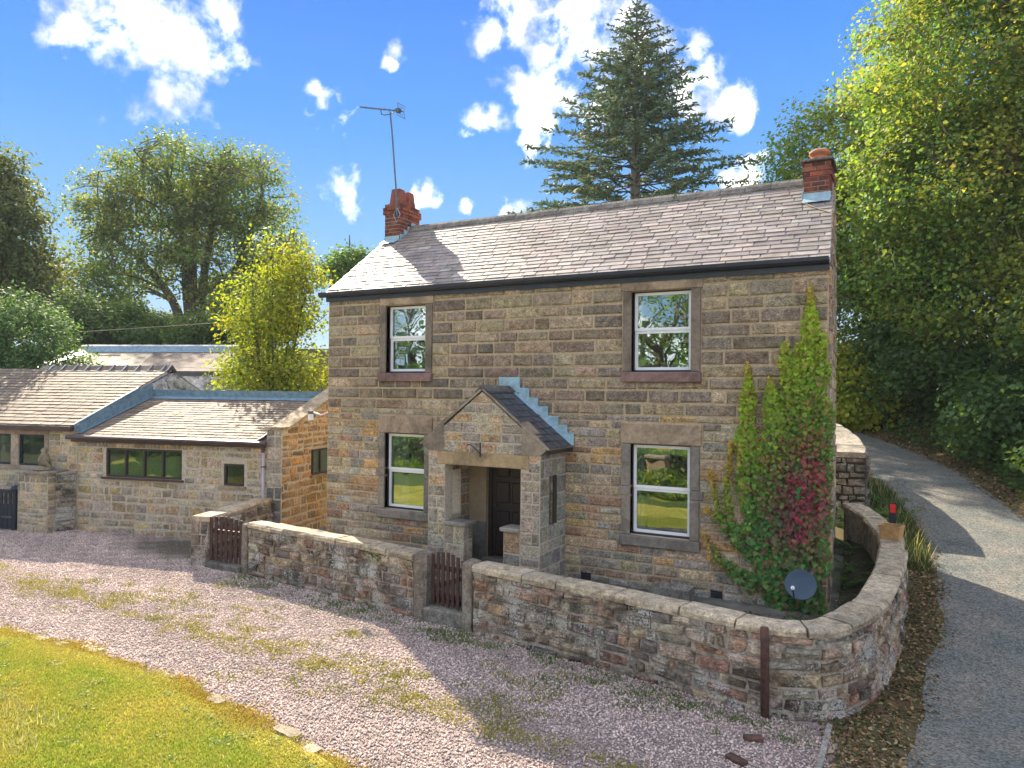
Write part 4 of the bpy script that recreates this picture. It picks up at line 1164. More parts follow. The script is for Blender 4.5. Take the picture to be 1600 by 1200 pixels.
while u < -.1:
    e = min(u + .47, -.04)
    if -.04 - e < .2: e = -.04
    k = MB(); k.prism([ob(u + .004, 3.42 - .2, 3.49), ob(u + .004, 3.42, 3.66), ob(u + .004, 3.42 + .2, 3.49), ob(u + .004, 3.42 + .15, 3.44), ob(u + .004, 3.42, 3.545), ob(u + .004, 3.42 - .15, 3.44)], OU * (e - u - .008) + np.array([0, 0, .012]), shade((.09, .08, .075), .8, 1.2))
    k.prism([ob(e - .06, 3.42 - .23, 3.49), ob(e - .06, 3.42, 3.70), ob(e - .06, 3.42 + .23, 3.49), ob(e - .06, 3.42, 3.60)], OU * .04)
    k.build('ridge_tile', MT['coping'], r_o); u = e
k = MB(); k.add([frO2(-.10, 0.0, .03), frO2(-.02, 0, .03), frO2(-.02, L2 * .62, .03), frO2(-.10, L2 * .62, .03), frO2(-.02, 0, -.28), frO2(-.02, L2 * .62, -.5), frO2(.22, 0, -.30), frO2(.18, L2 * .62, -.55)], [(0, 1, 2, 3), (1, 4, 5, 2), (4, 6, 7, 5)]); k.build('lead_flashing', MT['lead'], o2)
k = MB(); zl_ = lambda w_: 1.76 + (w_ + .14) * math.tan(R(20)); zu_ = lambda w_: 1.97 + (w_ + .12) * math.tan(ra)
wsq = np.linspace(-.05, 2.55, 9); V = []
for q, w_ in enumerate(wsq): V += [ob(.012, w_, zl_(w_) + .02), ob(.012 + .008 * (q % 2), w_, zu_(w_)), ob(.15, w_, zl_(w_) + .035)]
k.add(V, [(3 * q, 3 * q + 3, 3 * q + 4, 3 * q + 1) for q in range(8)] + [(3 * q + 2, 3 * q + 5, 3 * q + 3, 3 * q) for q in range(8)]); k.build('lead_apron', MT['lead'], o2)
k = MB(); k.box(-7.2, -.06, -.2, -.09, 1.86, 1.985, fr=ob); k.build('gutter', MT['brownplastic'], o2)

# third, further behind, with a shallow pale roof
o3 = thing('stone_outbuilding', 'far low building with pale felt and brown roof behind the ridge tiles', 'outbuilding', OG)
E0, E1, B0, B1 = np.array(ob(-8.9, 6.0, 3.58)), np.array(ob(-1.6, 8.0, 3.6)), np.array(ob(-9.85, 9.9, 4.5)), np.array(ob(-3.6, 11.6, 4.56))
lp = lambda s, t, dz=0: tuple((E0 + (E1 - E0) * s) * (1 - t) + (B0 + (B1 - B0) * s) * t + np.array([0, 0, dz]))
k = MB(); k.add([lp(.06, 0), lp(.56, 0), lp(.46, .93), lp(.06, .93), lp(.06, 0, -.08), lp(.56, 0, -.08)], [(0, 1, 2, 3), (0, 4, 5, 1)]); k.build('pale_roof', MT['sheet'], o3)
for q in (.2, .32, .44):
    MB().add([lp(q, .01, .006), lp(q + .004, .01, .02), lp(q - .096 * .9 + .004, .92, .02), lp(q - .096 * .9, .92, .006), lp(q + .01, .01, .006), lp(q - .096 * .9 + .01, .92, .006)], [(0, 1, 2, 3), (1, 4, 5, 2)]).build('roof_seam', MT['sheet'], o3)
k = MB(); k.add([lp(.56, 0, .02), lp(1, 0, .02), lp(1, .93, .02), lp(.46, .93, .02), lp(.56, 0, -.1), lp(1, 0, -.1)], [(0, 1, 2, 3), (0, 4, 5, 1)]); k.build('brown_roof', MT['brownroof'], o3)
k = MB(); k.add([lp(.02, 0, .09), lp(.06, 0, .01), lp(.06, .95, .01), lp(.02, .95, .12)], [(0, 1, 2, 3)]); k.add([lp(.02, .92, .02), lp(1, .92, .03), lp(1, .97, .22), lp(.02, .97, .22)], [(0, 1, 2, 3)]); k.build('lead_flashing', MT['lead'], o3)
k = MB(); k.add([lp(-.03, 0, .10), lp(.02, 0, .10), lp(.02, 1.0, .14), lp(-.03, 1.0, .14), lp(-.03, 0, -.05), lp(.02, 0, -.05)], [(0, 1, 2, 3), (0, 4, 5, 1)])
k.add([lp(-.03, .97, .24), lp(1, .97, .24), lp(1, 1.05, .24), lp(-.03, 1.05, .24), lp(-.03, .97, .0), lp(1, .97, .0)], [(0, 1, 2, 3), (0, 4, 5, 1)]); k.build('parapet_coping', MT['coping'], o3)
k = MB(); P = [lp(-.02, 0, -.1), lp(1, 0, -.1), lp(1, 1.0, -.1), lp(-.02, 1.0, -.1)]; Q = [(p[0], p[1], -.3) for p in P]
k.add(P + Q, [(0, 4, 5, 1), (1, 5, 6, 2), (2, 6, 7, 3), (3, 7, 4, 0)]); k.build('wall', MT['wallrock'], o3)
k = MB(); k.add([lp(-.02, -.012, -.02), lp(1, -.012, -.02), lp(1, -.012, -.16), lp(-.02, -.012, -.16)], [(0, 1, 2, 3)]); k.build('gutter', MT['black'], o3)
k = MB(); k.add([lp(.17, .72, .03), lp(.30, .72, .03), lp(.29, .8, .03), lp(.165, .8, .03), lp(.17, .72, .0), lp(.30, .72, .0)], [(0, 1, 2, 3), (0, 4, 5, 1)]); k.build('roof_hatch', MT['brownroof'], o3)

# gate pier, stub wall, drive gate
def on_front(px, py, w):
    d = ray(px, py); q = np.array(ob(0, w, 0)); t = np.dot(q - CAM, OW) / np.dot(d, OW); return float(np.dot(CAM + d * t - OP, OU))
PIER = (on_front(28, 770, -.62), on_front(74, 770, -.62))
pier = thing('gate_pier', 'square stone gate pier with flat cap carrying a statue', 'gate pier')
ps = Pieces(); pu0, pu1, pw0, pw1, pzt = PIER[0], PIER[1], -.62, -.07, .80
k = MB(); k.box(pu0, pu1, pw0, pw1, -.75, pzt, fr=ob); k.build('mortar_core', MT['mortar_grey'], pier)
PIC = [(.36, .3, .21), (.41, .32, .2), (.31, .27, .2), (.42, .33, .19), (.27, .24, .19)]
lay(ps, pier, lambda u, v, n: ob(u, pw0 - n, v), pu0, pu1, -.7, pzt, (.09, .24), (.14, .42), PIC, (), .03, (.008, .025), .018, .02, nrm=-OW)
lay(ps, pier, lambda u, v, n: ob(pu1 + n, pw0 + u, v), 0, pw1 - pw0, -.7, pzt, (.1, .2), (.18, .4), PIC, (), .024, (.008, .02), .008, .014, nrm=OU)
ps.finish('stone', 'stonework', MT['rubble'], 120, 8)
MB().cbox(pu0 - .05, pu1 + .07, pw0 - .06, pw1 + .05, pzt + .002, pzt + .07, .01, (.26, .23, .19), fr=ob).build('cap_slab', MT['coping'], pier)
p0 = ob(pu1 + .03, -.40, 0); p1 = ob(.0, -.06, 0)
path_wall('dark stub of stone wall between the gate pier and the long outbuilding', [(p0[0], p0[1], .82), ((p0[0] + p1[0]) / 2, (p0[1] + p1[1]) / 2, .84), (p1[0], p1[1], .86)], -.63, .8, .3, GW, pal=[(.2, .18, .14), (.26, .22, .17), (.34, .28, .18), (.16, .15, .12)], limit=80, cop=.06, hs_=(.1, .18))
# statue: seated bird of prey on a rock
st = thing('stone_statue', 'small mossy stone bird statue standing on the gate pier', 'statue')
c = np.array(ob((pu0 + pu1) / 2 + .05, -.35, pzt + .072)); SC_ = (.23, .19, .12)
k = MB(); k.lathe([(.22, 0), (.24, .03), (.20, .08), (.15, .11), (.10, .13)], c, 10, SC_); k.build('plinth', MT['coping'], st)
k = MB(); k.lathe([(.06, .10), (.12, .16), (.14, .25), (.12, .34), (.075, .41), (.06, .44), (.075, .48), (.078, .52), (.05, .56), (.01, .575)], c, 12, SC_)
k.add([c + OU * -.07 + np.array([0, 0, .5]), c + OU * -.15 + np.array([0, 0, .485]), c + OU * -.07 - OW * .02 + np.array([0, 0, .47]), c + OU * -.07 + OW * .03 + np.array([0, 0, .48])], [(0, 1, 2), (0, 3, 1), (1, 3, 2)], SC_); k.build('bird_body', MT['coping'], st, True)
for sg in (-1, 1):
    k = MB(); q = [c + OU * .03 - OW * .115 * sg + np.array([0, 0, .40]), c + OU * .14 - OW * .10 * sg + np.array([0, 0, .30]), c + OU * .2 - OW * .06 * sg + np.array([0, 0, .12]), c + OU * .05 - OW * .14 * sg + np.array([0, 0, .16])]
    k.prism(q, tuple(OW * .03 * sg), SC_); k.build('wing', MT['coping'], st)
k = MB(); k.tube([c + OU * .1 + np.array([0, 0, .15]), c + OU * .22 + np.array([0, 0, .08])], [.05, .03], 6, SC_); k.build('tail', MT['coping'], st)
# drive gate
dg = thing('drive_gate', 'dark blue boarded drive gate with slatted top left of the pier', 'gate')
n_ = 15; ga, gb = pu0 - 2.1, pu0 - .03
for i in range(n_):
    u0 = ga + (gb - ga) * i / n_; u1 = ga + (gb - ga) * (i + 1) / n_
    MB().cbox(u0 + .003, u1 - .003, -.64, -.61, -.6, .02, .004, fr=ob).build('board', MT['bluewood'], dg)
    MB().box(u0 + .03, u1 - .035, -.64, -.61, .022, .30, fr=ob).build('slat', MT['bluewood'], dg)
MB().cbox(ga, gb, -.66, -.59, .30, .38, .008, fr=ob).build('top_rail', MT['bluewood'], dg)
MB().cbox(gb - .1, gb - .005, -.665, -.585, -.62, .299, .008, fr=ob).build('stile', MT['bluewood'], dg)
k = MB(); k.lathe([(.09, .0), (.1, .03), (.08, .09), (.03, .12)], ob(gb - .06, -.625, .38), 10); k.build('finial', MT['bluewood'], dg)
MB().box(gb - .42, gb - .1, -.675, -.661, -.33, -.28, fr=ob).build('hinge_strap', MT['metal'], dg)

# ------------------------------------------------------------------ small things
def rod(label, cat, name, pts, r, mat, **kw):
    return tag(MB().tube(pts, r, kw.get('sides', 10)).build(name, MT[mat], None, True), label, cat)


rod('rusty iron post standing against the curved garden wall', 'post', 'iron_post', [(9.17, -2.86, -.75), (9.165, -2.87, .1), (9.16, -2.87, .36)], .048, 'rust')
# tv aerial
ae = thing('television_aerial', 'tall thin television aerial on the left brick chimney', 'aerial')
mb_ = MB().tube([(.34, 1.80, 6.95), (.31, 1.80, 7.5), (.05, 1.95, 9.0), (-.05, 2.0, 9.45)], [.02, .02, .018, .016], 8); mb_.build('mast', MT['metal'], ae)
k = MB(); k.tube([(-.95, 2.0, 9.72), (.32, 2.0, 9.40)], .014, 6); k.build('boom', MT['metal'], ae)
k = MB(); k.tube([(-.32, 2.0, 9.56), (-.30, 2.0, 9.44), (-.2, 2.0, 9.40), (.02, 2.0, 9.40), (.07, 2.0, 9.44), (.07, 2.0, 9.47)], .012, 6); k.build('cradle', MT['metal'], ae)
for i in range(9):
    x = -.85 + i * .14; z = 9.72 - (x + .95) * .252
    MB().tube([(x, 1.9, z), (x, 2.1, z)], .006, 4).build('director', MT['metal'], ae)
k = MB()
for z, y in ((9.56, 1.85), (9.50, 1.92), (9.34, 1.92), (9.28, 1.85)): k.tube([(.27, y, z), (.27, 4.0 - y, z)], .007, 4)
k.tube([(.27, 1.85, 9.56), (.27, 1.9, 9.42), (.27, 1.85, 9.28)], .007, 4); k.tube([(.27, 2.15, 9.56), (.27, 2.1, 9.42), (.27, 2.15, 9.28)], .007, 4); k.build('reflector', MT['metal'], ae)
k = MB(); k.box(.14, .24, 1.95, 2.05, 9.40, 9.48); k.build('dipole_box', MT['metal'], ae)
k = MB(); k.tube([(.33, 1.80, 7.14), (.42, 1.81, 6.98), (.33, 1.80, 6.8), (.24, 1.80, 6.98), (.33, 1.80, 7.14)], .012, 5); k.build('lashing_bracket', MT['leadpale'], ae)
# satellite dish
di = thing('satellite_dish', 'dark blue grey satellite dish low on the wall under the creeper', 'satellite dish')
ax = np.array([.10, -.90, .42]); ax /= np.linalg.norm(ax)
cen = np.array([9.24, -.42, .30])
k = MB(); prof = [(r_ * .72, z_ * .72) for r_, z_ in [(.002, -.055), (.1, -.05), (.2, -.03), (.28, .0), (.295, .004), (.30, .0), (.285, -.012), (.2, -.042), (.1, -.062), (.002, -.067)]]
k.lathe(prof, cen, 28, axis=tuple(ax)); k.build('reflector', MT['dish'], di, True)
k = MB(); k.tube([cen - ax * .06, (9.24, -.1, .25), (9.24, -.02, .2)], .022, 8); k.build('wall_arm', MT['metal'], di)
q0 = cen + np.array([-.08, -.04, -.19]); q1 = cen + ax * .32 + np.array([-.1, 0, -.12])
k = MB(); k.tube([q0, q1], .012, 6); k.build('feed_arm', MT['metal'], di)
k = MB(); k.tube([q1, q1 - ax * .1], .026, 8); k.build('receiver', MT['white'], di)
# corner lamp
sl = thing('security_light', 'small white lamp on a bent arm at the left corner of the cottage', 'lamp')
k = MB(); k.tube([(.03, -.03, 2.52), (-.06, -.14, 2.47), (-.27, -.18, 2.53)], .018, 6); k.build('arm', MT['white'], sl, True)
k = MB(); k.tube([(-.29, -.19, 2.55), (-.29, -.19, 2.49)], .06, 12); k.build('cap', MT['metal'], sl)
k = MB(); k.tube([(-.29, -.19, 2.488), (-.29, -.19, 2.36)], .055, 12); k.build('shade', MT['white'], sl)
# planter on the wall and the red reflector post
pl = thing('terracotta_trough', 'small terracotta trough with dry soil on the curved wall top', 'planter')
k = MB(); pf = lambda x, y, z: (10.335 + (x * .96 + y * .25) * .8, 1.95 + (-x * .25 + y * .96) * .9, .655 + z * .95)
V = [(-.16, -.14, 0), (.16, -.14, 0), (.16, .14, 0), (-.16, .14, 0), (-.21, -.18, .24), (.21, -.18, .24), (.21, .18, .24), (-.21, .18, .24), (-.18, -.15, .24), (.18, -.15, .24), (.18, .15, .24), (-.18, .15, .24), (-.18, -.15, .19), (.18, -.15, .19), (.18, .15, .19), (-.18, .15, .19)]
k.add([pf(*v) for v in V], [(3, 2, 1, 0), (0, 1, 5, 4), (1, 2, 6, 5), (2, 3, 7, 6), (3, 0, 4, 7), (4, 5, 9, 8), (5, 6, 10, 9), (6, 7, 11, 10), (7, 4, 8, 11), (8, 9, 13, 12), (9, 10, 14, 13), (10, 11, 15, 14), (11, 8, 12, 15)]); k.build('trough_body', MT['ochre'], pl)
MB().add([pf(-.18, -.15, .195), pf(.18, -.15, .195), pf(.18, .15, .2), pf(-.18, .15, .19)], [(0, 1, 2, 3)]).build('soil', MT['soil'], pl)
mp = thing('marker_post', 'black roadside marker post with a red reflector behind the planter', 'marker post')
mq = CAM + ray(1395, 785) * 13.6; mx_, my_, mz_ = mq
k = MB(); k.cbox(mx_ - .06, mx_ + .06, my_, my_ + .06, float(terr(mx_, my_)) - .1, mz_, .008); k.build('post', MT['black'], mp)
MB().box(mx_ - .045, mx_ + .045, my_ - .012, my_ - .001, mz_ - .19, mz_ - .03).build('reflector', MT['red'], mp)
# stone trough by the wall, brick fragments, edging strip
k = MB(); V = [(7.04, -.5, -.3), (7.66, -.5, -.3), (7.66, -.12, -.3), (7.04, -.12, -.3), (7.04, -.5, .0), (7.66, -.5, .0), (7.66, -.12, .0), (7.04, -.12, .0), (7.10, -.44, .0), (7.60, -.44, .0), (7.60, -.18, .0), (7.10, -.18, .0), (7.12, -.42, -.06), (7.58, -.42, -.06), (7.58, -.2, -.06), (7.12, -.2, -.06)]
k.add([(a + jit(.01), b + jit(.01), c + jit(.01)) for a, b, c in V], [(0, 1, 5, 4), (1, 2, 6, 5), (2, 3, 7, 6), (3, 0, 4, 7), (4, 5, 9, 8), (5, 6, 10, 9), (6, 7, 11, 10), (7, 4, 8, 11), (8, 9, 13, 12), (9, 10, 14, 13), (10, 11, 15, 14), (11, 8, 12, 15), (12, 13, 14, 15)], (.17, .16, .13))
tag(k.build('stone_trough', MT['coping']), 'old mossy stone trough at the foot of the cottage wall', 'trough')
for lab, (x, y, rz, l) in {'broken red brick lying on the gravel near the iron post': (9.16, -3.5, .4, .2), 'darker piece of brick at the bottom edge of the gravel': (9.1, -4.05, -.5, .22)}.items():
    c_, s_ = math.cos(rz), math.sin(rz); k = MB(); k.cbox(-l / 2, l / 2, -.05, .05, -.645, -.60, .01, (.13, .065, .05), fr=lambda a, b, z: (x + a * c_ - b * s_, y + a * s_ + b * c_, z))
    tag(k.build('broken_brick', MT['brick']), lab, 'brick')
k = MB(); k.cbox(9.80, 9.86, -4.6, -2.75, -.72, -.615, .008, (.3, .28, .24)); tag(k.build('edging_kerb', MT['coping']), 'narrow stone edging strip between the gravel and the lane', 'edging')
# ragged dry stone wall end behind the cottage
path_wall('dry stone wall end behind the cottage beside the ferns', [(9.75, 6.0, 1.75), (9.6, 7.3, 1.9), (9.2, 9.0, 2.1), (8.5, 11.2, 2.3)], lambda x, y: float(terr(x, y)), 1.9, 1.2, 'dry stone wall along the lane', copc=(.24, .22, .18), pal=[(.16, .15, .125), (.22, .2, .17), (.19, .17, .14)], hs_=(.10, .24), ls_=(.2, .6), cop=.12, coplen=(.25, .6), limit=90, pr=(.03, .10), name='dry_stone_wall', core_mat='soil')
# overhead cable
wp = [np.array(CAM) + ray(-40, 528) * 30, np.array(CAM) + ray(150, 517) * 30, np.array(CAM) + ray(345, 504) * 30]
rod('thin pale overhead cable crossing in front of the left shrubs', 'cable', 'overhead_cable', smooth_path(wp, 6), .012, 'sheet', sides=5)


# ------------------------------------------------------------------ foliage
def unit(v): return v / (np.linalg.norm(v, axis=-1, keepdims=True) + 1e-9)


KITE = np.array([(0, -.5), (.30, -.05), (0, .5), (-.30, -.05)])
MAPLE = np.array([(0, -.5), (.46, -.18), (.26, .12), (0, .54), (-.26, .12), (-.46, -.18)])
HEART = np.array([(0, -.36), (.34, -.5), (.5, -.1), (.26, .12), (0, .55), (-.26, .12), (-.5, -.1), (-.34, -.5)])
BLADE = np.array([(-.06, -.5), (.06, -.5), (.0, .5)])


def cards(name, C, Nn, size, cols, mat, parent=None, shape=KITE, tip=None, curl=.25):
    """leaf-shaped faces: C centres, Nn normals, tip optional tip direction"""
    n = len(C); Nn = unit(Nn)
    T = RNG.normal(size=(n, 3)) if tip is None else np.broadcast_to(tip, (n, 3)) + RNG.normal(size=(n, 3)) * .25
    T = unit(T - Nn * (T * Nn).sum(1, keepdims=True)); B = np.cross(Nn, T)
    k = len(shape); V = np.zeros((n, k, 3))
    sz = size[:, None] if np.ndim(size) else np.full((n, 1), size)
    cu = RNG.uniform(-curl, curl * .4, (n, 1))
    for i, (a, b) in enumerate(shape):
        V[:, i] = C + (B * a + T * b) * sz + Nn * sz * (cu * (abs(a) * 1.2 + b * b))
    return np_mesh(name, V.reshape(-1, 3), k, cols, mat, parent)


def shell(lobes, n, inner=.5):
    """n points in a union of ellipsoids, crowding towards the skin, plus outward direction"""
    vol = np.array([l[1][0] * l[1][1] * l[1][2] for l in lobes]) ** .75; vol /= vol.sum()
    idx = RNG.choice(len(lobes), n, p=vol)
    d = unit(RNG.normal(size=(n, 3))); r = inner + (1 - inner) * RNG.random(n) ** .6
    c = np.array([l[0] for l in lobes])[idx]; a = np.array([l[1] for l in lobes])[idx]
    return c + d * r[:, None] * a, d


def tree(name, label, cat, base, stems, lobes, nclump, per, cr, leaf, pal, group, mat='leaf', shape=KITE, bark='bark', inner=.5, nlimb=22, flat=.6, up=.7, trunk_r=.3, twig=.022, zmin=None, limb_r=.45):
    base = np.array(base, float); t = thing(name, label, cat, group)
    k = MB(); sp = []; sr = []
    for s in stems:
        Q = smooth_path([base + np.array(p) for p in s], 5); m = len(Q); rr = np.linspace(trunk_r, trunk_r * .22, m); rr[0] *= 1.35
        k.tube(Q, list(rr), 9); sp.append(Q); sr.append(rr)
    k.build('trunk', MT[bark], t, True)
    SP = np.concatenate(sp); SR = np.concatenate(sr)
    LB = [(base + np.array(c), np.array(a)) for c, a in lobes]
    C, D = shell(LB, nclump, inner)
    if zmin is not None: C[:, 2] = np.maximum(C[:, 2], zmin + RNG.random(nclump) * .6)
    k = MB(); LP = []; LR = []
    for i in RNG.choice(nclump, min(nlimb, nclump), replace=False):
        e = C[i]; d = np.linalg.norm(SP - e, axis=1) + np.where(SP[:, 2] > e[2] - .15 * abs(e[2] - base[2]), 4, 0); j = int(np.argmin(d)); a = SP[j]
        m = (a + e) / 2 + np.array([0, 0, .12 * np.linalg.norm(e - a)]) + RNG.normal(size=3) * .06 * np.linalg.norm(e - a)
        Q = smooth_path([a, m, e], 4); rr = np.linspace(SR[j] * limb_r, twig, len(Q)); k.tube(Q, list(rr), 6, cap=False); LP.append(Q); LR.append(rr)
    LPc = np.concatenate(LP + [SP]); LRc = np.concatenate(LR + [SR])
    for e in C:
        d = np.linalg.norm(LPc - e, axis=1); j = int(np.argmin(d)); a = LPc[j]
        if d[j] < .15: continue
        m = (a + e) / 2 + RNG.normal(size=3) * .1 * d[j]
        k.tube([a, m, e], [min(LRc[j] * .6, twig * 1.6), twig, twig * .4], 4, cap=False)
    tag(k.build('branchwork', MT[bark], t, True), kind='stuff')
    n = nclump * per
    idx = np.repeat(np.arange(nclump), per)
    off = RNG.normal(size=(n, 3)) * cr * np.array([1, 1, flat]); ln = np.linalg.norm(off, axis=1, keepdims=True)
    off = off / np.maximum(ln, 1e-6) * np.minimum(ln, cr * 1.7)
    P = C[idx] + off
    Nn = RNG.normal(size=(n, 3)) * .55 + np.array([0, 0, up]) + D[idx] * .55
    pal = np.array(pal); cc = pal[RNG.integers(0, len(pal), nclump)][idx] * .55 + pal[RNG.integers(0, len(pal), n)] * .45
    cc = cc * RNG.uniform(.75, 1.25, (n, 1))
    cards('crown', P, Nn, leaf * RNG.uniform(.5, 1.4, n), cc, MT[mat], t, shape)
    return t


GREEN = [(.075, .15, .032), (.10, .18, .035), (.06, .13, .038), (.14, .19, .03), (.085, .15, .04)]
DARK = [(.058, .12, .036), (.07, .135, .038), (.085, .15, .04), (.055, .11, .04)]
AUTUMN = [(.12, .22, .045), (.16, .26, .04), (.24, .28, .04), (.085, .18, .05), (.30, .26, .05), (.08, .17, .055), (.10, .20, .05)]
GOLD = [(.24, .31, .035), (.30, .34, .035), (.20, .29, .035), (.37, .35, .045), (.16, .24, .035)]
TG = 'trees around the cottage'


def tb(px, py, d):
    p = CAM + ray(px, py) * d; return (p[0], p[1], float(terr(p[0], p[1])))


# big spreading sycamore, back left
b = tb(300, 530, 54); b = (b[0], b[1], 6.2)
SCL = 1.0
def L3(u, v, z): return tuple((RGT0 * u + FWD0 * v + UP0 * z) * SCL)
SCL = 1.42; E3 = lambda a, b_, c: (a * SCL, b_ * SCL, c * SCL)
tree('sycamore_tree', 'large spreading sycamore with several dark stems behind the left outbuildings', 'tree', b,
     [[L3(0, 0, 0), L3(-.3, 0, 2.5), L3(-.8, .3, 6), L3(-1.6, 0, 9.5)], [L3(.3, .2, 0), L3(.5, 0, 3), L3(1.2, -.2, 7), L3(1.5, 0, 10)], [L3(-.3, -.3, 0), L3(-1, 0, 2.2), L3(-3, .3, 4.5), L3(-4.8, 0, 6.0)], [L3(.9, .2, 0), L3(1.6, 0, 2.5), L3(2.7, 0, 5), L3(3.4, .4, 8)], [L3(0, 0, 1.5), L3(-.1, .2, 5), L3(.1, 0, 8.5)]],
     [(L3(-.5, 0, 8.9), E3(4.0, 3.6, 1.7)), (L3(2.4, 0, 8.0), E3(2.6, 3.0, 2.1)), (L3(-3.7, 0, 7.5), E3(2.0, 2.6, 1.4)), (L3(3.5, .2, 5.4), E3(1.7, 2.4, 2.2)), (L3(-4.1, 0, 5.2), E3(2.0, 2.2, 1.1)), (L3(0.3, 0, 6.8), E3(2.6, 2.2, 1.2)), (L3(4.6, 0, 4.2), E3(1.1, 1.4, 1.4)), (L3(-4.9, 0, 3.6), E3(1.6, 1.6, .9)), (L3(-2.4, .4, 4.6), E3(1.6, 1.4, .7)), (L3(2.2, .4, 4.2), E3(1.4, 1.2, .9)), (L3(-.4, .3, 5.0), E3(1.5, 1.2, .7)), (L3(0, .6, 5.9), E3(3.4, 2.0, 1.2)), (L3(-2.4, .8, 3.4), E3(1.8, 1.4, .7)), (L3(1.6, .8, 3.2), E3(1.6, 1.2, .7)), (L3(-3.0, -.6, 4.0), E3(2.0, 1.4, .9)), (L3(2.7, -.6, 3.2), E3(1.6, 1.2, 1.3)), (L3(0, -.9, 4.3), E3(1.9, 1, .7)), (L3(-4.3, 0, 6.5), E3(1.7, 2.2, 1.4)), (L3(-.6, -.9, 3.1), E3(1.3, .7, .8)), (L3(1.7, -.9, 2.6), E3(1.3, .7, .9)), (L3(-3.4, -.6, 2.6), E3(1.6, 1.0, .8))],
     940, 54, .62, .26, [(.10, .17, .05), (.12, .19, .05), (.16, .21, .05), (.085, .15, .055), (.22, .22, .05)], TG, bark='bark', inner=.35, nlimb=60, trunk_r=.42, twig=.04)
SCL = 1.0
# golden multi-stem tree by the outbuilding
b = tb(428, 600, 25); GZ = 1.33
def G3(u, v, z): return L3(u, v, z * GZ)
st_ = [[G3(RNG.uniform(-.4, .4), RNG.uniform(-.3, .3), 0), G3(u * .35, v * .4, 1.6), G3(u * .8, v, 3.6), G3(u, v * 1.2, zt)] for u, v, zt in ((-.3, 0, 5.6), (.5, .3, 6.2), (-1.0, .2, 4.6), (1.1, -.2, 4.6), (.1, -.5, 5.4), (-.6, -.5, 4.8), (.7, .6, 5.2))]
tree('golden_tree', 'golden yellow many stemmed small tree beside the left corner of the cottage', 'tree', b, st_,
     [(G3(.1, 0, 5.2), (1.0, 1.0, 1.2)), (G3(-.5, 0, 3.9), (1.35, 1.2, 1.3)), (G3(.6, 0, 3.9), (1.25, 1.2, 1.3)), (G3(-.7, 0, 2.4), (1.3, 1.2, 1.2)), (G3(.7, 0, 2.3), (1.3, 1.2, 1.2)), (G3(0, 0, 1.2), (1.7, 1.2, .8)), (G3(.9, 0, 4.9), (.7, .8, .8))],
     440, 46, .36, .13, GOLD, TG, mat='leafgold', bark='bark', inner=.3, nlimb=40, trunk_r=.055, twig=.012, up=.5)
# far left tree, left bush
b = tb(8, 560, 38)
tree('broadleaf_tree', 'tall dark green tree cut by the left edge of the picture', 'tree', b, [[(0, 0, 0), (0, .2, 3), (.2, 0, 6), (0, 0, 9)]],
     [(L3(-1.2, 0, 7.4), (2.4, 2.4, 2.2)), (L3(.5, 0, 5.4), (2.0, 2.2, 1.9)), (L3(1.5, 0, 3.6), (1.8, 2, 1.6)), (L3(-1.8, 0, 4.2), (2.4, 2.2, 2.0)), (L3(.8, 0, 2.0), (2.2, 2, 1.6)), (L3(-.6, 0, 9.3), (1.1, 1.1, .8))],
     260, 110, .6, .22, [(.08, .11, .035), (.11, .14, .045), (.15, .17, .06), (.07, .1, .04)], TG, inner=.45, nlimb=30, trunk_r=.28)
b = tb(45, 590, 26)
tree('laurel_bush', 'dense rounded dark green bush at the left edge behind the roof', 'bush', (b[0], b[1], b[2] - .5), [[(0, 0, 0), (0, 0, 1.5), (0, 0, 2.4)]],
     [(L3(-.2, 0, 3.8), (1.7, 1.5, 2.2)), (L3(.9, 0, 2.8), (1.2, 1.2, 2.0)), (L3(-1.3, 0, 3.2), (1.4, 1.2, 2.0)), (L3(.2, 0, 1.4), (1.9, 1.5, 1.5))], 260, 140, .40, .13, [(.055, .125, .05), (.08, .15, .05), (.065, .12, .055)], 'bushes behind the outbuildings', inner=.6, nlimb=12, trunk_r=.1)
# shrub belt behind
for i, (px, d, h, wd, lab) in enumerate(((120, 36, 2.6, 2.1, 'broad dark shrub next to the far left tree'), (185, 37, 2.2, 1.7, 'mid green shrub under the left side of the sycamore'), (245, 39, 1.9, 1.6, 'low shrub in front of the sycamore stems'), (320, 36, 1.7, 1.6, 'low dark shrub at the right of the sycamore stems'), (150, 41, 4.6, 1.6, 'narrow ivy covered bush left of the sycamore'), (390, 40, 3.6, 2.2, 'tall shrub seen behind the golden tree'))):
    b = tb(px, 560, d)
    tree('garden_shrub', lab, 'shrub', (b[0], b[1], b[2] - .3), [[(0, 0, 0), (0, 0, h * .5), (.1, 0, h * .8)]], [((0, 0, h * .62), (wd, wd * .8, h * .5)), ((wd * .5, 0, h * .35), (wd * .8, wd * .7, h * .35)), ((-wd * .6, 0, h * .35), (wd * .7, wd * .6, h * .35))], 90, 110, .42, .18,
         [(.06, .11, .035), (.08, .14, .04), (.11, .16, .045)], 'shrubs under the sycamore', inner=.5, nlimb=10, trunk_r=.08)
b = tb(545, 470, 44)
tree('young_oak', 'small round tree just above the left end of the cottage roof', 'tree', b, [[(0, 0, 0), (0, 0, 3), (0, 0, 7)]], [((0, 0, 5.2), (1.2, 1.2, 1.2)), ((.6, 0, 4.4), (1.3, 1.3, 1.3)), ((-.9, 0, 4.6), (1.2, 1.2, 1.2))], 90, 80, .45, .2, GREEN, TG, inner=.4, nlimb=14, trunk_r=.14)
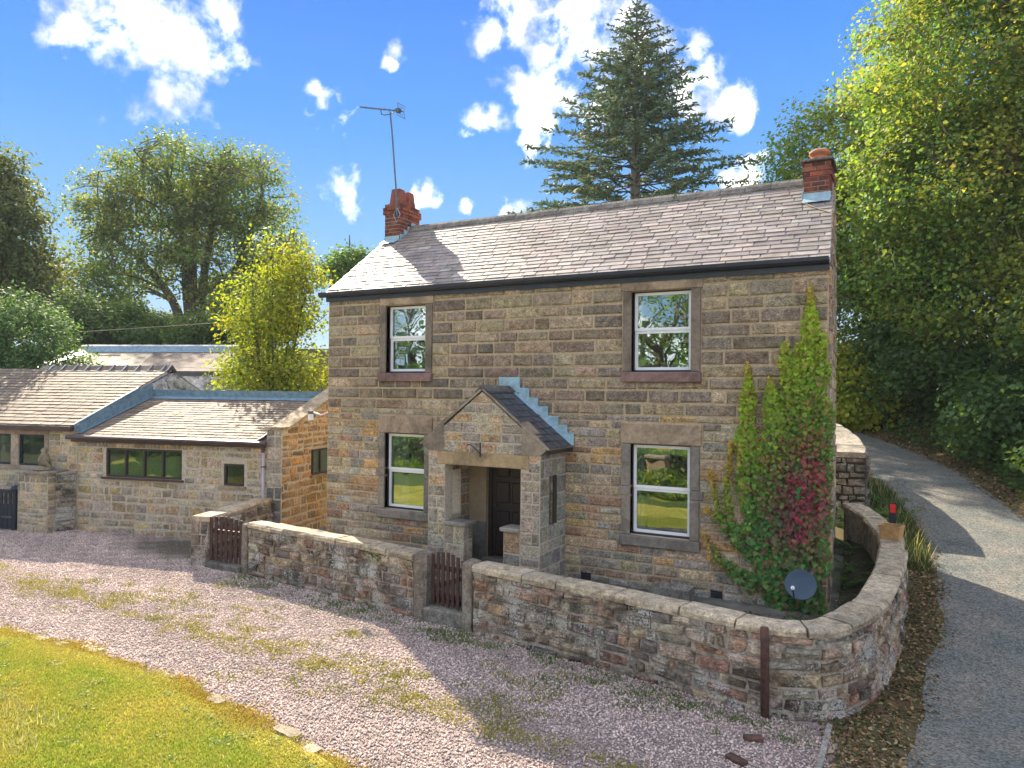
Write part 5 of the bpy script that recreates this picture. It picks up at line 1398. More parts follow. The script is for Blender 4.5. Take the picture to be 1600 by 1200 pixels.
# thin trees further back on the hillside
for i, (px, d, h, lab) in enumerate(((200, 74, 6.5, 'slim hillside tree seen through the sycamore stems on the left'), (255, 80, 5.5, 'slim hillside tree seen through the middle of the sycamore'), (350, 78, 7, 'hillside tree behind the right side of the sycamore'), (80, 70, 9, 'hillside tree behind the far left tree'), (450, 78, 9, 'hillside tree behind the golden tree'), (-60, 66, 8, 'hillside tree at the far left margin'))):
    b = tb(px, 500, d)
    tree('hillside_tree', lab, 'tree', b, [[(0, 0, 0), (.1, 0, h * .4), (0, .1, h * .9)]], [((0, 0, h * .7), (1.9, 1.9, h * .3)), ((.9, 0, h * .4), (1.5, 1.5, h * .22)), ((-1, 0, h * .45), (1.5, 1.5, h * .22))], 70, 70, .6, .3, [(.1, .14, .045), (.14, .175, .05), (.09, .12, .05)], 'hillside trees', inner=.3, nlimb=14, trunk_r=.14)
# leafy plant with big leaves beside the golden tree
b = tb(335, 606, 23)
tree('fig_shrub', 'large leaved pale green shrub at the foot of the golden tree', 'shrub', (b[0], b[1], b[2]), [[(0, 0, 0), (0, 0, 1.5), (0, 0, 2.6)]], [((0, 0, 2.7), (.7, .6, .5)), ((.6, .1, 2.5), (.6, .5, .45)), ((-.6, 0, 2.35), (.5, .5, .4)), ((.1, 0, 1.6), (.9, .6, 1.0))], 70, 22, .26, .24, [(.09, .14, .03), (.13, .18, .04), (.07, .12, .03)], 'bushes behind the outbuildings', nlimb=12, trunk_r=.06, twig=.012, up=1.1)

# conifer behind the cottage
def conifer(base, H, W, label):
    t = thing('spruce_tree', label, 'tree', TG); base = np.array(base, float)
    MB().tube([base, base + (0, 0, H * .5), base + (0, 0, H)], [.42, .27, .02], 10).build('trunk', MT['barkpale'], t, True)
    k = MB(); P = []; Nn = []; S = []; TP = []
    z = H * .16; row = 0
    while z < H * .985:
        f = (H - z) / (H * .84); ln = W * (f ** .74); nb_ = int(9 + 5 * f); row += 1
        ph = random.random() * 6.28
        for i in range(nb_):
            a = ph + 2 * math.pi * (i + RNG.uniform(-.3, .3)) / nb_; l = ln * RNG.uniform(.62, 1.12); dv = np.array([math.cos(a), math.sin(a), 0]); zz = z + RNG.uniform(-.25, .25)
            droop = .12 + .20 * f
            p0 = base + (0, 0, zz); p1 = p0 + dv * l * .5 + np.array([0, 0, (.10 - droop * .5) * l]); p2 = p0 + dv * l + np.array([0, 0, (.12 - droop * .55) * l + .1])
            k.tube([p0, p1, p2], [.028 + .035 * f, .02 + .012 * f, .006], 4, cap=False)
            side = np.array([-dv[1], dv[0], 0])
            m = int(5 + l * 3.6)
            st0 = .48 if f > .45 else .18
            for j in range(m):
                q = st0 + (1 - st0) * (j + RNG.random()) / m
                c = (1 - q) ** 2 * p0 + 2 * q * (1 - q) * p1 + q * q * p2 if False else (p0 + (p1 - p0) * q * 2 if q < .5 else p1 + (p2 - p1) * (q * 2 - 1))
                tl = (.32 + .34 * l * .42 * (1.05 - q)) * RNG.uniform(.6, 1.2) * (.3 + .7 * min(1, f * 3))
                for sg in (-1, 1):
                    e = side * sg * .8 + dv * .55 + np.array([0, 0, RNG.uniform(-.35, .3)]); e /= np.linalg.norm(e)
                    for u in np.arange(.06, 1.0, .2 / max(tl, .2)):
                        P.append(c + e * tl * u + RNG.normal(size=3) * .03); Nn.append(RNG.normal(size=3) * .5 + np.array([0, 0, .9])); TP.append(e + np.array([0, 0, RNG.uniform(-.3, .5)])); S.append(RNG.uniform(.26, .44) * (.5 + .5 * min(1, f * 4)))
            P.append(p2); Nn.append(np.array([0, 0, 1.0])); TP.append(dv + np.array([0, 0, .5])); S.append(.3)
        z += .30 + .46 * f
    k.build('branchwork', MT['bark'], t, True)
    P = np.array(P); pal = np.array([(.09, .15, .095), (.11, .17, .105), (.075, .125, .09), (.15, .185, .10), (.16, .165, .09)]); c = pal[RNG.integers(0, 5, len(P))] * RNG.uniform(.7, 1.2, (len(P), 1))
    cards('crown', P, np.array(Nn), np.array(S), c, MT['needle'], t, np.array([(0, -.5), (.16, -.15), (.1, .2), (0, .55), (-.1, .2), (-.16, -.15)]), np.array(TP))
    return len(P)


b = tb(990, 600, 38)
conifer((b[0], b[1], 3.0), 20.4, 9.0, 'tall blue green spruce rising behind the cottage roof')

# big trees across the lane on the right
RT = 'big leafy trees along the right of the lane'
g0 = lambda x, y: (x, y, float(terr(x, y)) - .2)
b = g0(13.6, 15.2)
tree('maple_tree', 'huge leafy tree filling the right side with a pale trunk by the lane', 'tree', b, [[(0, 0, 0), (-.1, .1, 4), (-.3, 0, 8), (-.5, 0, 14)], [(0, 0, 3), (-1, -.3, 6), (-2.6, -.6, 9)], [(0, 0, 4), (1, .5, 8), (1.6, .8, 12)]],
     [((-1.0, -.3, 11.5), (3.6, 3.6, 3.6)), ((-1.9, -.6, 8.0), (3.0, 3.0, 2.6)), ((1.5, -.6, 8.5), (3.2, 3.2, 4.0)), ((-2.2, 0, 5.0), (2.2, 2.4, 2.0)), ((.5, -.8, 4.6), (2.6, 2.2, 2.0)), ((0, 0, 15), (3.4, 3.4, 2.6))],
     660, 165, .6, .125, AUTUMN, RT, shape=MAPLE, bark='barkpale', inner=.55, nlimb=60, trunk_r=.32, twig=.025)
b = g0(10.2, 20.6)
tree('maple_tree', 'broad yellow green tree behind the right chimney', 'tree', b, [[(0, 0, 0), (0, .1, 3), (-.5, 0, 7), (-1, 0, 11)], [(0, 0, 2), (-1.5, -.3, 5), (-3.4, -.6, 7.2)]],
     [((-1.6, -.6, 9.5), (3.0, 3, 2.6)), ((-3.2, -.8, 7.2), (2.6, 2.6, 2.1)), ((-.6, -.5, 6.2), (3, 3, 2.6)), ((-1.4, -.8, 4.0), (2.8, 2.4, 1.8)), ((.6, 0, 11.8), (2.4, 2.4, 2.2)), ((1.6, 0, 8), (2.5, 2.5, 2.5))],
     480, 150, .6, .135, AUTUMN, RT, shape=MAPLE, bark='barkpale', inner=.55, nlimb=50, trunk_r=.28, twig=.025)
b = g0(16.6, 12.6)
tree('maple_tree', 'dark green tree at the right edge of the picture above the bank', 'tree', b, [[(0, 0, 0), (0, .1, 4), (-.2, 0, 8), (-.2, 0, 13)]],
     [((-.8, 0, 9.5), (3.2, 3.2, 3.4)), ((-1.4, -.2, 6), (2.8, 2.6, 2.4)), ((-1.6, -.6, 3.6), (2.2, 1.9, 1.6)), ((.5, 0, 13), (3, 3, 2.6))],
     370, 150, .6, .125, [(.075, .13, .03), (.1, .16, .033), (.13, .175, .03), (.18, .19, .03)], RT, shape=MAPLE, bark='barkpale', inner=.55, nlimb=40, trunk_r=.26, twig=.025)
# understorey along the bank
for i, (x, y, h, wd, pal_, lab) in enumerate(((12.9, 13.4 + 3.2, 5.4, 2.4, DARK, 'dark bush under the huge tree at the bend of the lane'), (14.2, 12.8, 3.8, 2.0, DARK, 'dark bramble bush on the bank halfway along the lane'), (15.2, 10.2, 2.0, 1.5, GREEN, 'green bramble bush on the bank at the right edge'), (11.0, 18.8, 5.0, 2.1, DARK, 'dark bush behind the bend of the lane'), (8.6, 18.6, 3.0, 1.3, GOLD, 'sunlit yellow bush next to the right wall of the cottage'), (16.4, 9.0, 2.2, 1.6, GREEN, 'low bramble bush at the right border of the picture'))):
    b = g0(x, y)
    tree('bank_bush', lab, 'bush', b, [[(0, 0, 0), (0, 0, h * .5), (.1, 0, h * .85)]], [((0, 0, h * .55), (wd, wd, h * .55)), ((wd * .5, -.2, h * .3), (wd * .8, wd * .8, h * .32)), ((-wd * .5, -.2, h * .3), (wd * .8, wd * .8, h * .32))], 190, 90, .42, .15, pal_, 'bushes on the lane bank', shape=MAPLE, inner=.6, nlimb=12, trunk_r=.09, twig=.012)


# trees, hedge and gate piers across the drive, behind the viewpoint: the windows mirror them
def mirror_things():
    k = thing('field_hedge', 'clipped green hedge across the drive mirrored in the lower windows', 'hedge')
    C = np.stack([RNG.uniform(-16, 8, 5200), RNG.uniform(-17.4, -16.4, 5200), RNG.uniform(-.6, .75, 5200)], 1)
    cards('foliage', C, RNG.normal(size=(5200, 3)) + np.array([0, .6, .5]), RNG.uniform(.14, .26, 5200), np.array(GREEN)[RNG.integers(0, 5, 5200)] * 1.3, MT['leaf'], k, KITE)
    MB().box(-16, 8, -17.2, -16.6, -.7, .55).build('hedge_core', MT['soil'], k)
    for x0, x1, y, h, lab in ((-9.5, -5.2, -13.6, .5, 'low bush row by the far lawn mirrored in the left window'), (1.2, 6.2, -12.3, .85, 'low yellow green bush row mirrored in the lower right window')):
        q = thing('lawn_bush', lab, 'bush'); n = 1500
        C = np.stack([RNG.uniform(x0, x1, n), y + RNG.normal(size=n) * .22, -.6 + RNG.random(n) ** .7 * h * (1 + .25 * np.sin(RNG.uniform(0, 6, n)))], 1)
        cards('foliage', C, RNG.normal(size=(n, 3)) + np.array([0, .4, .6]), RNG.uniform(.12, .24, n), np.array(GREEN + GOLD)[RNG.integers(0, 10, n)] * .9, MT['leaf'], q)
    q = thing('tall_hedge', 'tall dark hedge far behind the viewpoint mirrored in the left windows', 'hedge'); n = 4200
    C = np.stack([RNG.uniform(-26, -9, n), -21.5 + RNG.normal(size=n) * .3, RNG.uniform(-.4, 4.6, n)], 1)
    cards('foliage', C, RNG.normal(size=(n, 3)) + np.array([0, .6, .4]), RNG.uniform(.25, .45, n), np.array(DARK)[RNG.integers(0, 4, n)], MT['leaf'], q)
    MB().box(-26, -9, -22, -21.4, -.6, 4.2).build('hedge_core', MT['soil'], q)
    for x, lab in ((2.0, 'square stone gate pier by the hedge mirrored in the lower right window'), (3.75, 'second stone gate pier by the hedge mirrored in the window')):
        q = thing('field_gate_pier', lab, 'gate pier'); MB().cbox(x, x + .65, -15.2, -14.55, -.7, .5, .02, (.36, .25, .15)).build('pier_shaft', MT['dressed'], q)
        MB().cbox(x - .07, x + .72, -15.27, -14.48, .502, .68, .05, (.3, .25, .18)).build('pier_cap', MT['dressed'], q)
    for x, y, h, lab in ((.8, -25, 11, 'wide branching tree mirrored in the upper right window'), (-16.5, -25, 11, 'bare branching tree mirrored in the upper left window'), (-3.5, -30, 12, 'tall tree further back mirrored in the upper windows'), (9, -30, 10, 'leafy tree behind the viewpoint')):
        tree('field_tree', lab, 'tree', (x, y, -.6), [[(0, 0, 0), (.2, 0, h * .3), (-.3, 0, h * .7)], [(.1, 0, h * .25), (1.4, 0, h * .5), (2.6, .3, h * .7)], [(.1, 0, h * .2), (-1.2, 0, h * .45), (-2.6, .3, h * .65)]], [((0, 0, h * .7), (4, 3.4, h * .3)), ((2.2, 0, h * .5), (2.6, 2.4, h * .2)), ((-2.4, 0, h * .5), (2.6, 2.4, h * .2))], 120, 28, .7, .24, GREEN, 'trees across the drive', inner=.3, nlimb=50, trunk_r=.32, twig=.03)


mirror_things()

# ------------------------------------------------------------------ creeper on the front wall
cr_ = thing('creeper', 'climbing creeper turning from green to crimson on the right of the cottage wall', 'climbing plant')
SP_ = [([(9.30, -.15), (9.28, 1.2), (9.27, 2.4), (9.25, 3.0), (9.28, 3.45), (9.31, 3.85), (9.31, 4.5)], [.20, .34, .35, .33, .22, .12, .02]),
       ([(9.0, -.1), (8.95, 1.0), (8.87, 2.2), (8.79, 2.75), (8.76, 3.2)], [.25, .36, .26, .11, .025]),
       ([(8.75, .1), (8.53, .9), (8.46, 1.9), (8.43, 2.6), (8.43, 3.4)], [.10, .17, .19, .13, .02]),
       ([(9.5, .6), (9.52, 1.8), (9.53, 2.9)], [.06, .10, .06]), ([(9.0, 2.9), (8.98, 3.4), (8.96, 3.75)], [.11, .10, .02]), ([(9.44, 3.0), (9.47, 3.5), (9.5, 3.85)], [.10, .08, .02]), ([(9.12, 3.0), (9.13, 3.4), (9.15, 3.72)], [.08, .07, .02]),
       ([(8.7, .35), (8.32, .75), (8.14, 1.3), (8.16, 1.9), (8.2, 2.25)], [.10, .075, .06, .035, .015]), ([(8.4, .65), (8.1, 1.0), (7.95, 1.45), (7.88, 1.8)], [.07, .05, .035, .015]),
       ([(8.6, .2), (8.25, .33), (7.95, .55), (7.78, .82)], [.06, .04, .03, .015]), ([(8.5, .95), (8.2, .9), (7.95, 1.1), (7.80, 1.2)], [.04, .03, .02, .012]), ([(8.55, .05), (8.2, .26), (7.85, .5)], [.05, .03, .015]),
       ([(8.5, 1.2), (8.34, 1.7), (8.33, 2.2)], [.07, .05, .015]), ([(8.9, -.2), (9.1, -.35)], [.2, .25])]
P = []; edge = []; k = MB()
for pts, wd in SP_:
    Q = smooth_path([(a, -.03, b) for a, b in pts], 10); Ws = np.interp(np.linspace(0, len(wd) - 1, len(Q)), range(len(wd)), wd)
    k.tube(Q, .008, 4, cap=False)
    ln = np.linalg.norm(np.diff(Q, axis=0), axis=1).sum(); n = int(ln * np.mean(Ws) * 2 * 2000) + int(ln * 60)
    i = RNG.random(n) * (len(Q) - 1); j = i.astype(int); fr_ = (i - j)[:, None]
    c = Q[j] * (1 - fr_) + Q[np.minimum(j + 1, len(Q) - 1)] * fr_
    off = RNG.uniform(-1, 1, n) * np.interp(i, range(len(Q)), Ws) * (1 + .25 * np.sin(c[:, 2] * 9 + c[:, 0] * 3))
    c[:, 0] += off; c[:, 2] += RNG.normal(size=n) * .03
    c[:, 1] = -.04 - RNG.random(n) ** 1.3 * .17 * (1 - np.abs(off) / (np.interp(i, range(len(Q)), Ws) + .02) * .6)
    tipf = np.clip(i / (len(Q) - 1), 0, 1) ** 1.5 * (np.mean(wd) < .13) * (pts[-1][0] < 8.35) * .9
    tipf = np.maximum(tipf, np.clip((i / (len(Q) - 1) - .86) * 5, 0, .8) * (pts[-1][1] > 2.6))
    P.append(np.c_[c, tipf])
k.build('stem', MT['twig'], cr_)
P = np.concatenate(P); P = P[P[:, 0] < 9.62]; n = len(P)
hx, hz = P[:, 0], P[:, 2]
gy = np.clip((hz - 1.2) / 2.2 + (8.9 - hx) * .45, 0, 1) + RNG.normal(size=n) * .18      # yellow-green where young and high
rd = np.exp(-(((hx - 9.33) / .25) ** 2 + ((hz - 1.7) / .75) ** 2)) * .85 + np.exp(-(((hx - 9.05) / .35) ** 2 + ((hz - 1.3) / .8) ** 2)) * .42 + RNG.normal(size=n) * .28
col = np.array((.05, .20, .05)) * np.ones((n, 3)); gyc = np.clip(gy, 0, 1)[:, None]
col = col * (1 - gyc) + np.array((.30, .43, .035)) * gyc
rdc = np.clip(rd, 0, 1)[:, None] * (RNG.random((n, 1)) < .8); col = col * (1 - rdc) + np.array((.34, .05, .10)) * rdc
pu = np.clip(np.exp(-(((hx - 9.12) / .36) ** 2 + ((hz - 1.35) / .75) ** 2)) * .9 + RNG.normal(size=n) * .3 - .1, 0, .9)[:, None] * (rd[:, None] < .75); col = col * (1 - pu) + np.array((.15, .055, .075)) * pu
og = np.clip(P[:, 3] * 1.2 - .3 + RNG.normal(size=n) * .2, 0, .85)[:, None]; col = col * (1 - og) + np.array((.45, .24, .07)) * og
low = np.clip((.9 - hz) * .8, 0, .5)[:, None] * (RNG.random((n, 1)) < .3); col = col * (1 - low) + np.array((.22, .2, .07)) * low
col = col * RNG.uniform(.65, 1.3, (n, 1))
sz = RNG.uniform(.042, .082, n) * np.where(P[:, 3] > .3, .7, 1) * np.where(hz < 1, 1.15, 1)
tag(cards('foliage', P[:, :3], RNG.normal(size=(n, 3)) * .45 + np.array([0, -1, .45]), sz, col, MT['leaf'], cr_, HEART, np.array([0, -.3, -1.0]), .3), kind='stuff')


# ------------------------------------------------------------------ ground cover
def inframe(x, y, z, m=60):
    u, v, d = projn(np.stack([x, y, z], -1)); return (d > 1) & (u > -m) & (u < 1600 + m) & (v > -m) & (v < 1200 + m * 2)


# gravel stones
n = 300000
x = RNG.uniform(-12, 10.3, n); y = RNG.uniform(-7.5, 1.3, n)
wy = np.where(x < -2.4, np.interp(x, [-12, -8.1, -2.4], [-1.3, -.35, 1.0]), np.interp(x, [-2.4, -.8, 3.6, 4.8, 9.2, 9.6, 10.3], [-1.2, -1.3, -1.88, -2.07, -2.82, -2.85, -2.9]))
kp = (y < wy) & (y > lawn_edge(x) - .12 * RNG.random(n)) & ~((x > 9.9) & (RNG.random(n) < .9))
z = terr(x, y) + .02; kp &= inframe(x, y, z)
x, y, z = x[kp], y[kp], z[kp]; n = min(len(x), 128000); x, y, z = x[:n], y[:n], z[:n]
r = RNG.uniform(.0075, .018, n)
O = np.array([(1, 0, 0), (-1, 0, 0), (0, 1, 0), (0, -1, 0), (0, 0, .8), (0, 0, -.8)], float)
V = O[None] * r[:, None, None] * RNG.uniform(.6, 1.35, (n, 6, 1)) ; th = RNG.uniform(0, 6.28, n); c_, s_ = np.cos(th)[:, None], np.sin(th)[:, None]
tl = RNG.uniform(-.5, .5, n)[:, None]
Vx = V[..., 0] * c_ - V[..., 1] * s_; Vy = V[..., 0] * s_ + V[..., 1] * c_; Vz = V[..., 2] + tl * Vx
V = np.stack([Vx + x[:, None], Vy + y[:, None], Vz + z[:, None]], -1).reshape(-1, 3)
T_ = np.array([(0, 2, 4), (2, 1, 4), (1, 3, 4), (3, 0, 4), (2, 0, 5), (1, 2, 5), (3, 1, 5), (0, 3, 5)])
Fc = (T_[None] + (np.arange(n) * 6)[:, None, None]).reshape(-1, 3)
pal = np.array([(.50, .385, .34), (.43, .34, .305), (.58, .465, .40), (.34, .28, .255), (.64, .54, .465), (.47, .345, .29), (.28, .235, .215)])
cc = pal[RNG.integers(0, 7, n)] * RNG.uniform(.8, 1.2, (n, 1))
trk = .5 + .5 * np.sin(y * 3.4 + .35 * np.sin(x * .9) + x * .25); big = .5 + .5 * np.sin(x * 1.3 + 2 * np.sin(y * 1.1)) * np.sin(y * 2.2 + x * .7)
cc = cc * (.92 + .24 * trk + .18 * big)[:, None]
soilm = np.clip(1.5 * np.exp(-(((x + 3.7) / 1.5) ** 2 + ((y + .35) / .75) ** 2)) + .25 * np.sin(x * 7) * np.sin(y * 9), 0, .85)[:, None]     # mossy damp dirt
cc = cc * (1 - soilm) + np.array((.07, .075, .045)) * soilm * RNG.uniform(.6, 1.4, (n, 1))
tag(np_mesh_ix('gravel', V, Fc, np.repeat(cc, 8, 0), MT['pebble']), 'loose pinkish grey gravel covering the drive', kind='stuff')


def blades(name, x, y, z, h, cols, mat, label, lean=.5, width=.012):
    n = len(x); a = RNG.uniform(0, 6.28, n); d = np.stack([np.cos(a), np.sin(a), np.zeros(n)], 1); s = np.stack([-d[:, 1], d[:, 0], np.zeros(n)], 1)
    b = np.stack([x, y, z], 1); tip = b + d * (h * RNG.uniform(.1, lean, n))[:, None] + np.array([0, 0, 1]) * h[:, None]
    w = (width * RNG.uniform(.6, 1.4, n))[:, None]
    V = np.stack([b - s * w, b + s * w, tip], 1).reshape(-1, 3)
    return tag(np_mesh(name, V, 3, cols, mat), label, kind='stuff')


# lawn grass
n = 420000; x = RNG.uniform(-4, 8.8, n); y = RNG.uniform(-9.5, -5.2, n); e = lawn_edge(x) + .05 * np.sin(x * 9) + .04 * np.sin(x * 23) + RNG.normal(size=n) * .05
kp = (y < e) & inframe(x, y, np.full(n, -.6), 120); x, y = x[kp], y[kp]; n = min(len(x), 170000); x, y = x[:n], y[:n]
pt = .5 + .5 * np.sin(x * 2.1 + 1.3 * np.sin(y * 1.7)) * np.sin(y * 2.6 + x * .6) + RNG.normal(size=n) * .22
edge_d = np.clip((lawn_edge(x) - y) / .5, 0, 1)
pt = pt * .7 + .3 * (.5 + .5 * np.sin(x * 6.3 + 2 * np.sin(y * 3.1)) * np.sin(y * 7.7 + 1.5 * np.sin(x * 2.2))) + .12 * np.sin(x * 17) * np.sin(y * 15)
g = np.clip(pt * .85 * edge_d, 0, 1)[:, None]
cc = (np.array((.47, .41, .10)) * (1 - g) + np.array((.25, .36, .045)) * g) * RNG.uniform(.7, 1.3, (n, 1))
blades('grass', x, y, zlawn(x, y) - .003, RNG.uniform(.016, .04, n) * (.5 + .5 * edge_d), cc, MT['grassblade'], 'sunlit short lawn grass, yellow green with straw patches', .9, .007)
# clover and plantain rosettes, straw thatch, pale seed heads in the near corner
n = 2600; cx = RNG.uniform(-1.5, 6, 90); cy = RNG.uniform(-8.6, -5.8, 90); i_ = RNG.integers(0, 90, n); x = cx[i_] + RNG.normal(size=n) * .07; y = cy[i_] + RNG.normal(size=n) * .06; kp = y < lawn_edge(x) - .1; x, y = x[kp], y[kp]; n = len(x)
tag(cards('lawn_weeds', np.stack([x, y, zlawn(x, y) + RNG.uniform(.01, .03, n)], 1), RNG.normal(size=(n, 3)) * .35 + np.array([0, 0, 1]), RNG.uniform(.02, .05, n), np.array([(.08, .15, .03), (.13, .2, .04), (.3, .27, .08)])[RNG.integers(0, 3, n)], MT['leaf']), 'small broad leaved weeds growing through the lawn', kind='stuff')
n = 9000; x = RNG.uniform(-3, 8, n); y = RNG.uniform(-9, -5.4, n); kp = (y < lawn_edge(x)) & (np.sin(x * 3.1 + 1) + np.sin(y * 4.3 + x) > .4); x, y = x[kp], y[kp]; n = len(x)
blades('straw', x, y, zlawn(x, y), RNG.uniform(.012, .03, n), np.array((.6, .5, .2)) * RNG.uniform(.7, 1.2, (n, 1)), MT['grassblade'], 'dry straw coloured thatch in the lawn', 2.2, .006)
n = 420; x = RNG.uniform(1.2, 3.0, n); y = RNG.uniform(-7.6, -6.9, n); x += .2 * np.sin(y * 9)
blades('seed_stems', x, y, zlawn(x, y), RNG.uniform(.04, .14, n), np.array((.5, .47, .25)) * RNG.uniform(.7, 1.2, (n, 1)), MT['grassblade'], 'pale dry grass stems standing in the near corner of the lawn', .8, .006)
# flat edging stones along the lawn
xx = -1.5; i = 0
while xx < 7.2:
    l = random.uniform(.16, .46); xx += l * .5; yy = float(lawn_edge(xx)) + jit(.05); rz = -.05 - .13 * (xx > 3) + jit(.16); c_, s_ = math.cos(rz), math.sin(rz)
    k = MB(); m = 9; pr_ = [(math.copysign(abs(math.cos(2 * math.pi * q / m)) ** .6, math.cos(2 * math.pi * q / m)) * l * .5 * random.uniform(.8, 1.1), math.copysign(abs(math.sin(2 * math.pi * q / m)) ** .6, math.sin(2 * math.pi * q / m)) * .085 * random.uniform(.6, 1.25)) for q in range(m)]
    k.prism([(xx + a * c_ - b_ * s_, yy + a * s_ + b_ * c_, -.66) for a, b_ in pr_], (jit(.01), jit(.01), .058 + jit(.014)), shade((.33, .27, .185), .7, 1.25) if i else (.5, .46, .4)); k.build('edging_stone', MT['coping'], lawn_o)
    xx += l * .5 + random.choice((.03, .06, .2, .45)); i += 1
# moss cushions on the edge
n = 26000; x = RNG.uniform(-2, 8.2, n); y = lawn_edge(x) - .06 + RNG.normal(size=n) * .075 * (1.1 + .5 * np.sin(x * 3.3)); kp = (np.sin(x * 4.7) + np.sin(x * 2.1 + 1) + RNG.normal(size=n) * .7 > -.2); x, y = x[kp], y[kp]; n = len(x)
blades('moss', x, y, np.full(n, -.615), RNG.uniform(.015, .035, n), np.array((.42, .30, .06)) * RNG.uniform(.5, 1.4, (n, 1)), MT['grassblade'], 'orange brown moss along the lawn edge stones', 1.2, .012)
# weeds in the gravel: one tussock belt along the wheel tracks, scattered tufts by the wall
n = 26000
cx = np.r_[RNG.uniform(-6, 8.5, 150), RNG.uniform(-1, 9.6, 130), RNG.uniform(-3.5, 7, 130)]
cy = np.r_[np.interp(cx[:150], [-6, -1, 2, 4.5, 6.2, 8.5], [-3.6, -3.9, -4.0, -4.2, -4.45, -4.75]) + RNG.normal(size=150) * .16, np.interp(cx[150:280], [-1, 3.6, 4.8, 9.2, 10], [-1.6, -2.1, -2.4, -3.15, -3.3]) + RNG.normal(size=130) * .25, np.interp(cx[280:], [-3.5, 7], [-3.2, -4.0]) + RNG.normal(size=130) * .6]
rs = RNG.uniform(.02, .13, len(cx)); idx = RNG.choice(len(cx), n, p=(rs ** 1.5) / (rs ** 1.5).sum())
x = cx[idx] + RNG.normal(size=n) * rs[idx] * 1.3; y = cy[idx] + RNG.normal(size=n) * rs[idx] * .8
wy = np.interp(x, [-2.4, -.8, 3.6, 4.8, 9.2, 9.6, 10.3], [-1.0, -1.32, -1.9, -2.1, -2.84, -2.9, -2.9]); kp = (y < wy) & (y > lawn_edge(x)); x, y, idx = x[kp], y[kp], idx[kp]; n = len(x)
dry = (idx < 150)[:, None] * .7 + (idx >= 280)[:, None] * .5 + RNG.normal(size=(n, 1)) * .15; dry = np.clip(dry, 0, 1)
cc = (np.array((.09, .15, .03)) * (1 - dry) + np.array((.42, .34, .06)) * dry) * RNG.uniform(.7, 1.3, (n, 1))
blades('weeds', x, y, terr(x, y) + .01, RNG.uniform(.02, .06, n), cc, MT['grassblade'], 'tufts of weeds and moss scattered over the gravel', 1.0, .008)


def scatter_leaves(name, x, y, zf, size, pal, label, mat='litter', lift=.015, shape=KITE, flat=1.2):
    n = len(x); z = zf(x, y) + lift + RNG.random(n) * .03
    pal = np.array(pal); cc = pal[RNG.integers(0, len(pal), n)] * RNG.uniform(.7, 1.3, (n, 1))
    return tag(cards(name, np.stack([x, y, z], 1), RNG.normal(size=(n, 3)) * .5 + np.array([0, 0, flat]), size * RNG.uniform(.6, 1.3, n), cc, MT[mat], None, shape), label, kind='stuff')


LIT = [(.16, .09, .04), (.22, .13, .05), (.1, .06, .035), (.28, .19, .09), (.07, .07, .025), (.06, .085, .02), (.33, .25, .14)]
n = 16000; y = RNG.uniform(-3.95, 9, n); x = rxl(y) + .12 * np.sin(y * 3.1) - RNG.random(n) ** .7 * np.interp(y, [-3.4, -2, 3, 9], [.9, .8, .5, .8]) + .25 * RNG.random(n)
scatter_leaves('fallen_leaves', x, y, terr, .06, LIT, 'brown leaf litter on the verge beside the curved wall')
n = 16000; y = RNG.uniform(3, 19, n); x = rxr(y) - .15 + RNG.random(n) ** 1.3 * 3.2
scatter_leaves('leaf_litter', x, y, terr, .085, LIT, 'brown leaf litter on the bank across the lane')
n = 9000; y = RNG.uniform(5, 19, n); x = rxr(y) + .5 + RNG.random(n) * 4
scatter_leaves('undergrowth', x, y, lambda a, b: terr(a, b) + RNG.random(len(a)) * .35 * np.clip(a - rxr(b), 0, 1.6), .13, DARK + [(.07, .1, .025)], 'low green undergrowth on the bank under the trees', 'leaf', .03, MAPLE, .9)
n = 2600; x = RNG.uniform(9.0, 10.2, n); y = RNG.uniform(-2.2, 3.4, n); kp = ~((x < 9.6) & (y > -.05)) & (x < np.interp(y, [-2.2, -1, 0, 3.4], [9.7, 10.05, 10.1, 9.9]))
scatter_leaves('ground_ivy', x[kp], y[kp], lambda a, b: np.full(len(a), -.2) + np.maximum(0, .13 * (b - .4)), .05, LIT + DARK * 2, 'dark leaves and ivy on the soil inside the curved wall')
n = 500; x = RNG.uniform(7.8, 9.4, n); y = RNG.uniform(-1.6, -.4, n)
scatter_leaves('dead_leaves', x, y, lambda a, b: np.full(len(a), -.22), .05, [(.03, .025, .02), (.06, .045, .03)], 'dark dead leaves on the paving by the cottage wall')
n = 5000; y = RNG.uniform(-16, 14, n); x = rxl(y) + RNG.random(n) ** 2.5 * 3; kp = RNG.random(n) < .35
scatter_leaves('stray_leaves', x[kp], y[kp], lambda a, b: terr(a, b) + .03, .03, LIT, 'few stray leaves on the lane')


# ferns and rough grass in the gap behind the cottage corner
def fern(x, y, z, s, label):
    f = thing('fern', label, 'fern', 'ferns growing by the wall end')
    for i in range(9):
        a = i * 2 * math.pi / 9 + jit(.3); l = s * random.uniform(.7, 1.15); C = []; T = []; S = []; P_ = []
        for q in np.linspace(.05, 1, 15):
            p = np.array([x + math.cos(a) * l * q * .85, y + math.sin(a) * l * q * .85, z + l * (1.25 * q - .85 * q * q)]); P_.append(p)
            for sg in (-1, 1):
                sd_ = np.array([-math.sin(a) * sg, math.cos(a) * sg, -.15]); w = l * .24 * math.sin(math.pi * min(1, q * .9 + .12))
                C.append(p + sd_ * w * .5); T.append(sd_ + np.array([math.cos(a), math.sin(a), 0]) * .3); S.append(w)
        n = len(C); c = np.array((.05, .10, .025)) * RNG.uniform(.7, 1.4, (n, 1))
        cards('frond', np.array(C), RNG.normal(size=(n, 3)) * .2 + np.array([0, 0, 1]), np.array(S), c, MT['leaf'], f, np.array([(0, -.5), (.13, -.2), (0, .5), (-.13, -.2)]), np.array(T), .1)


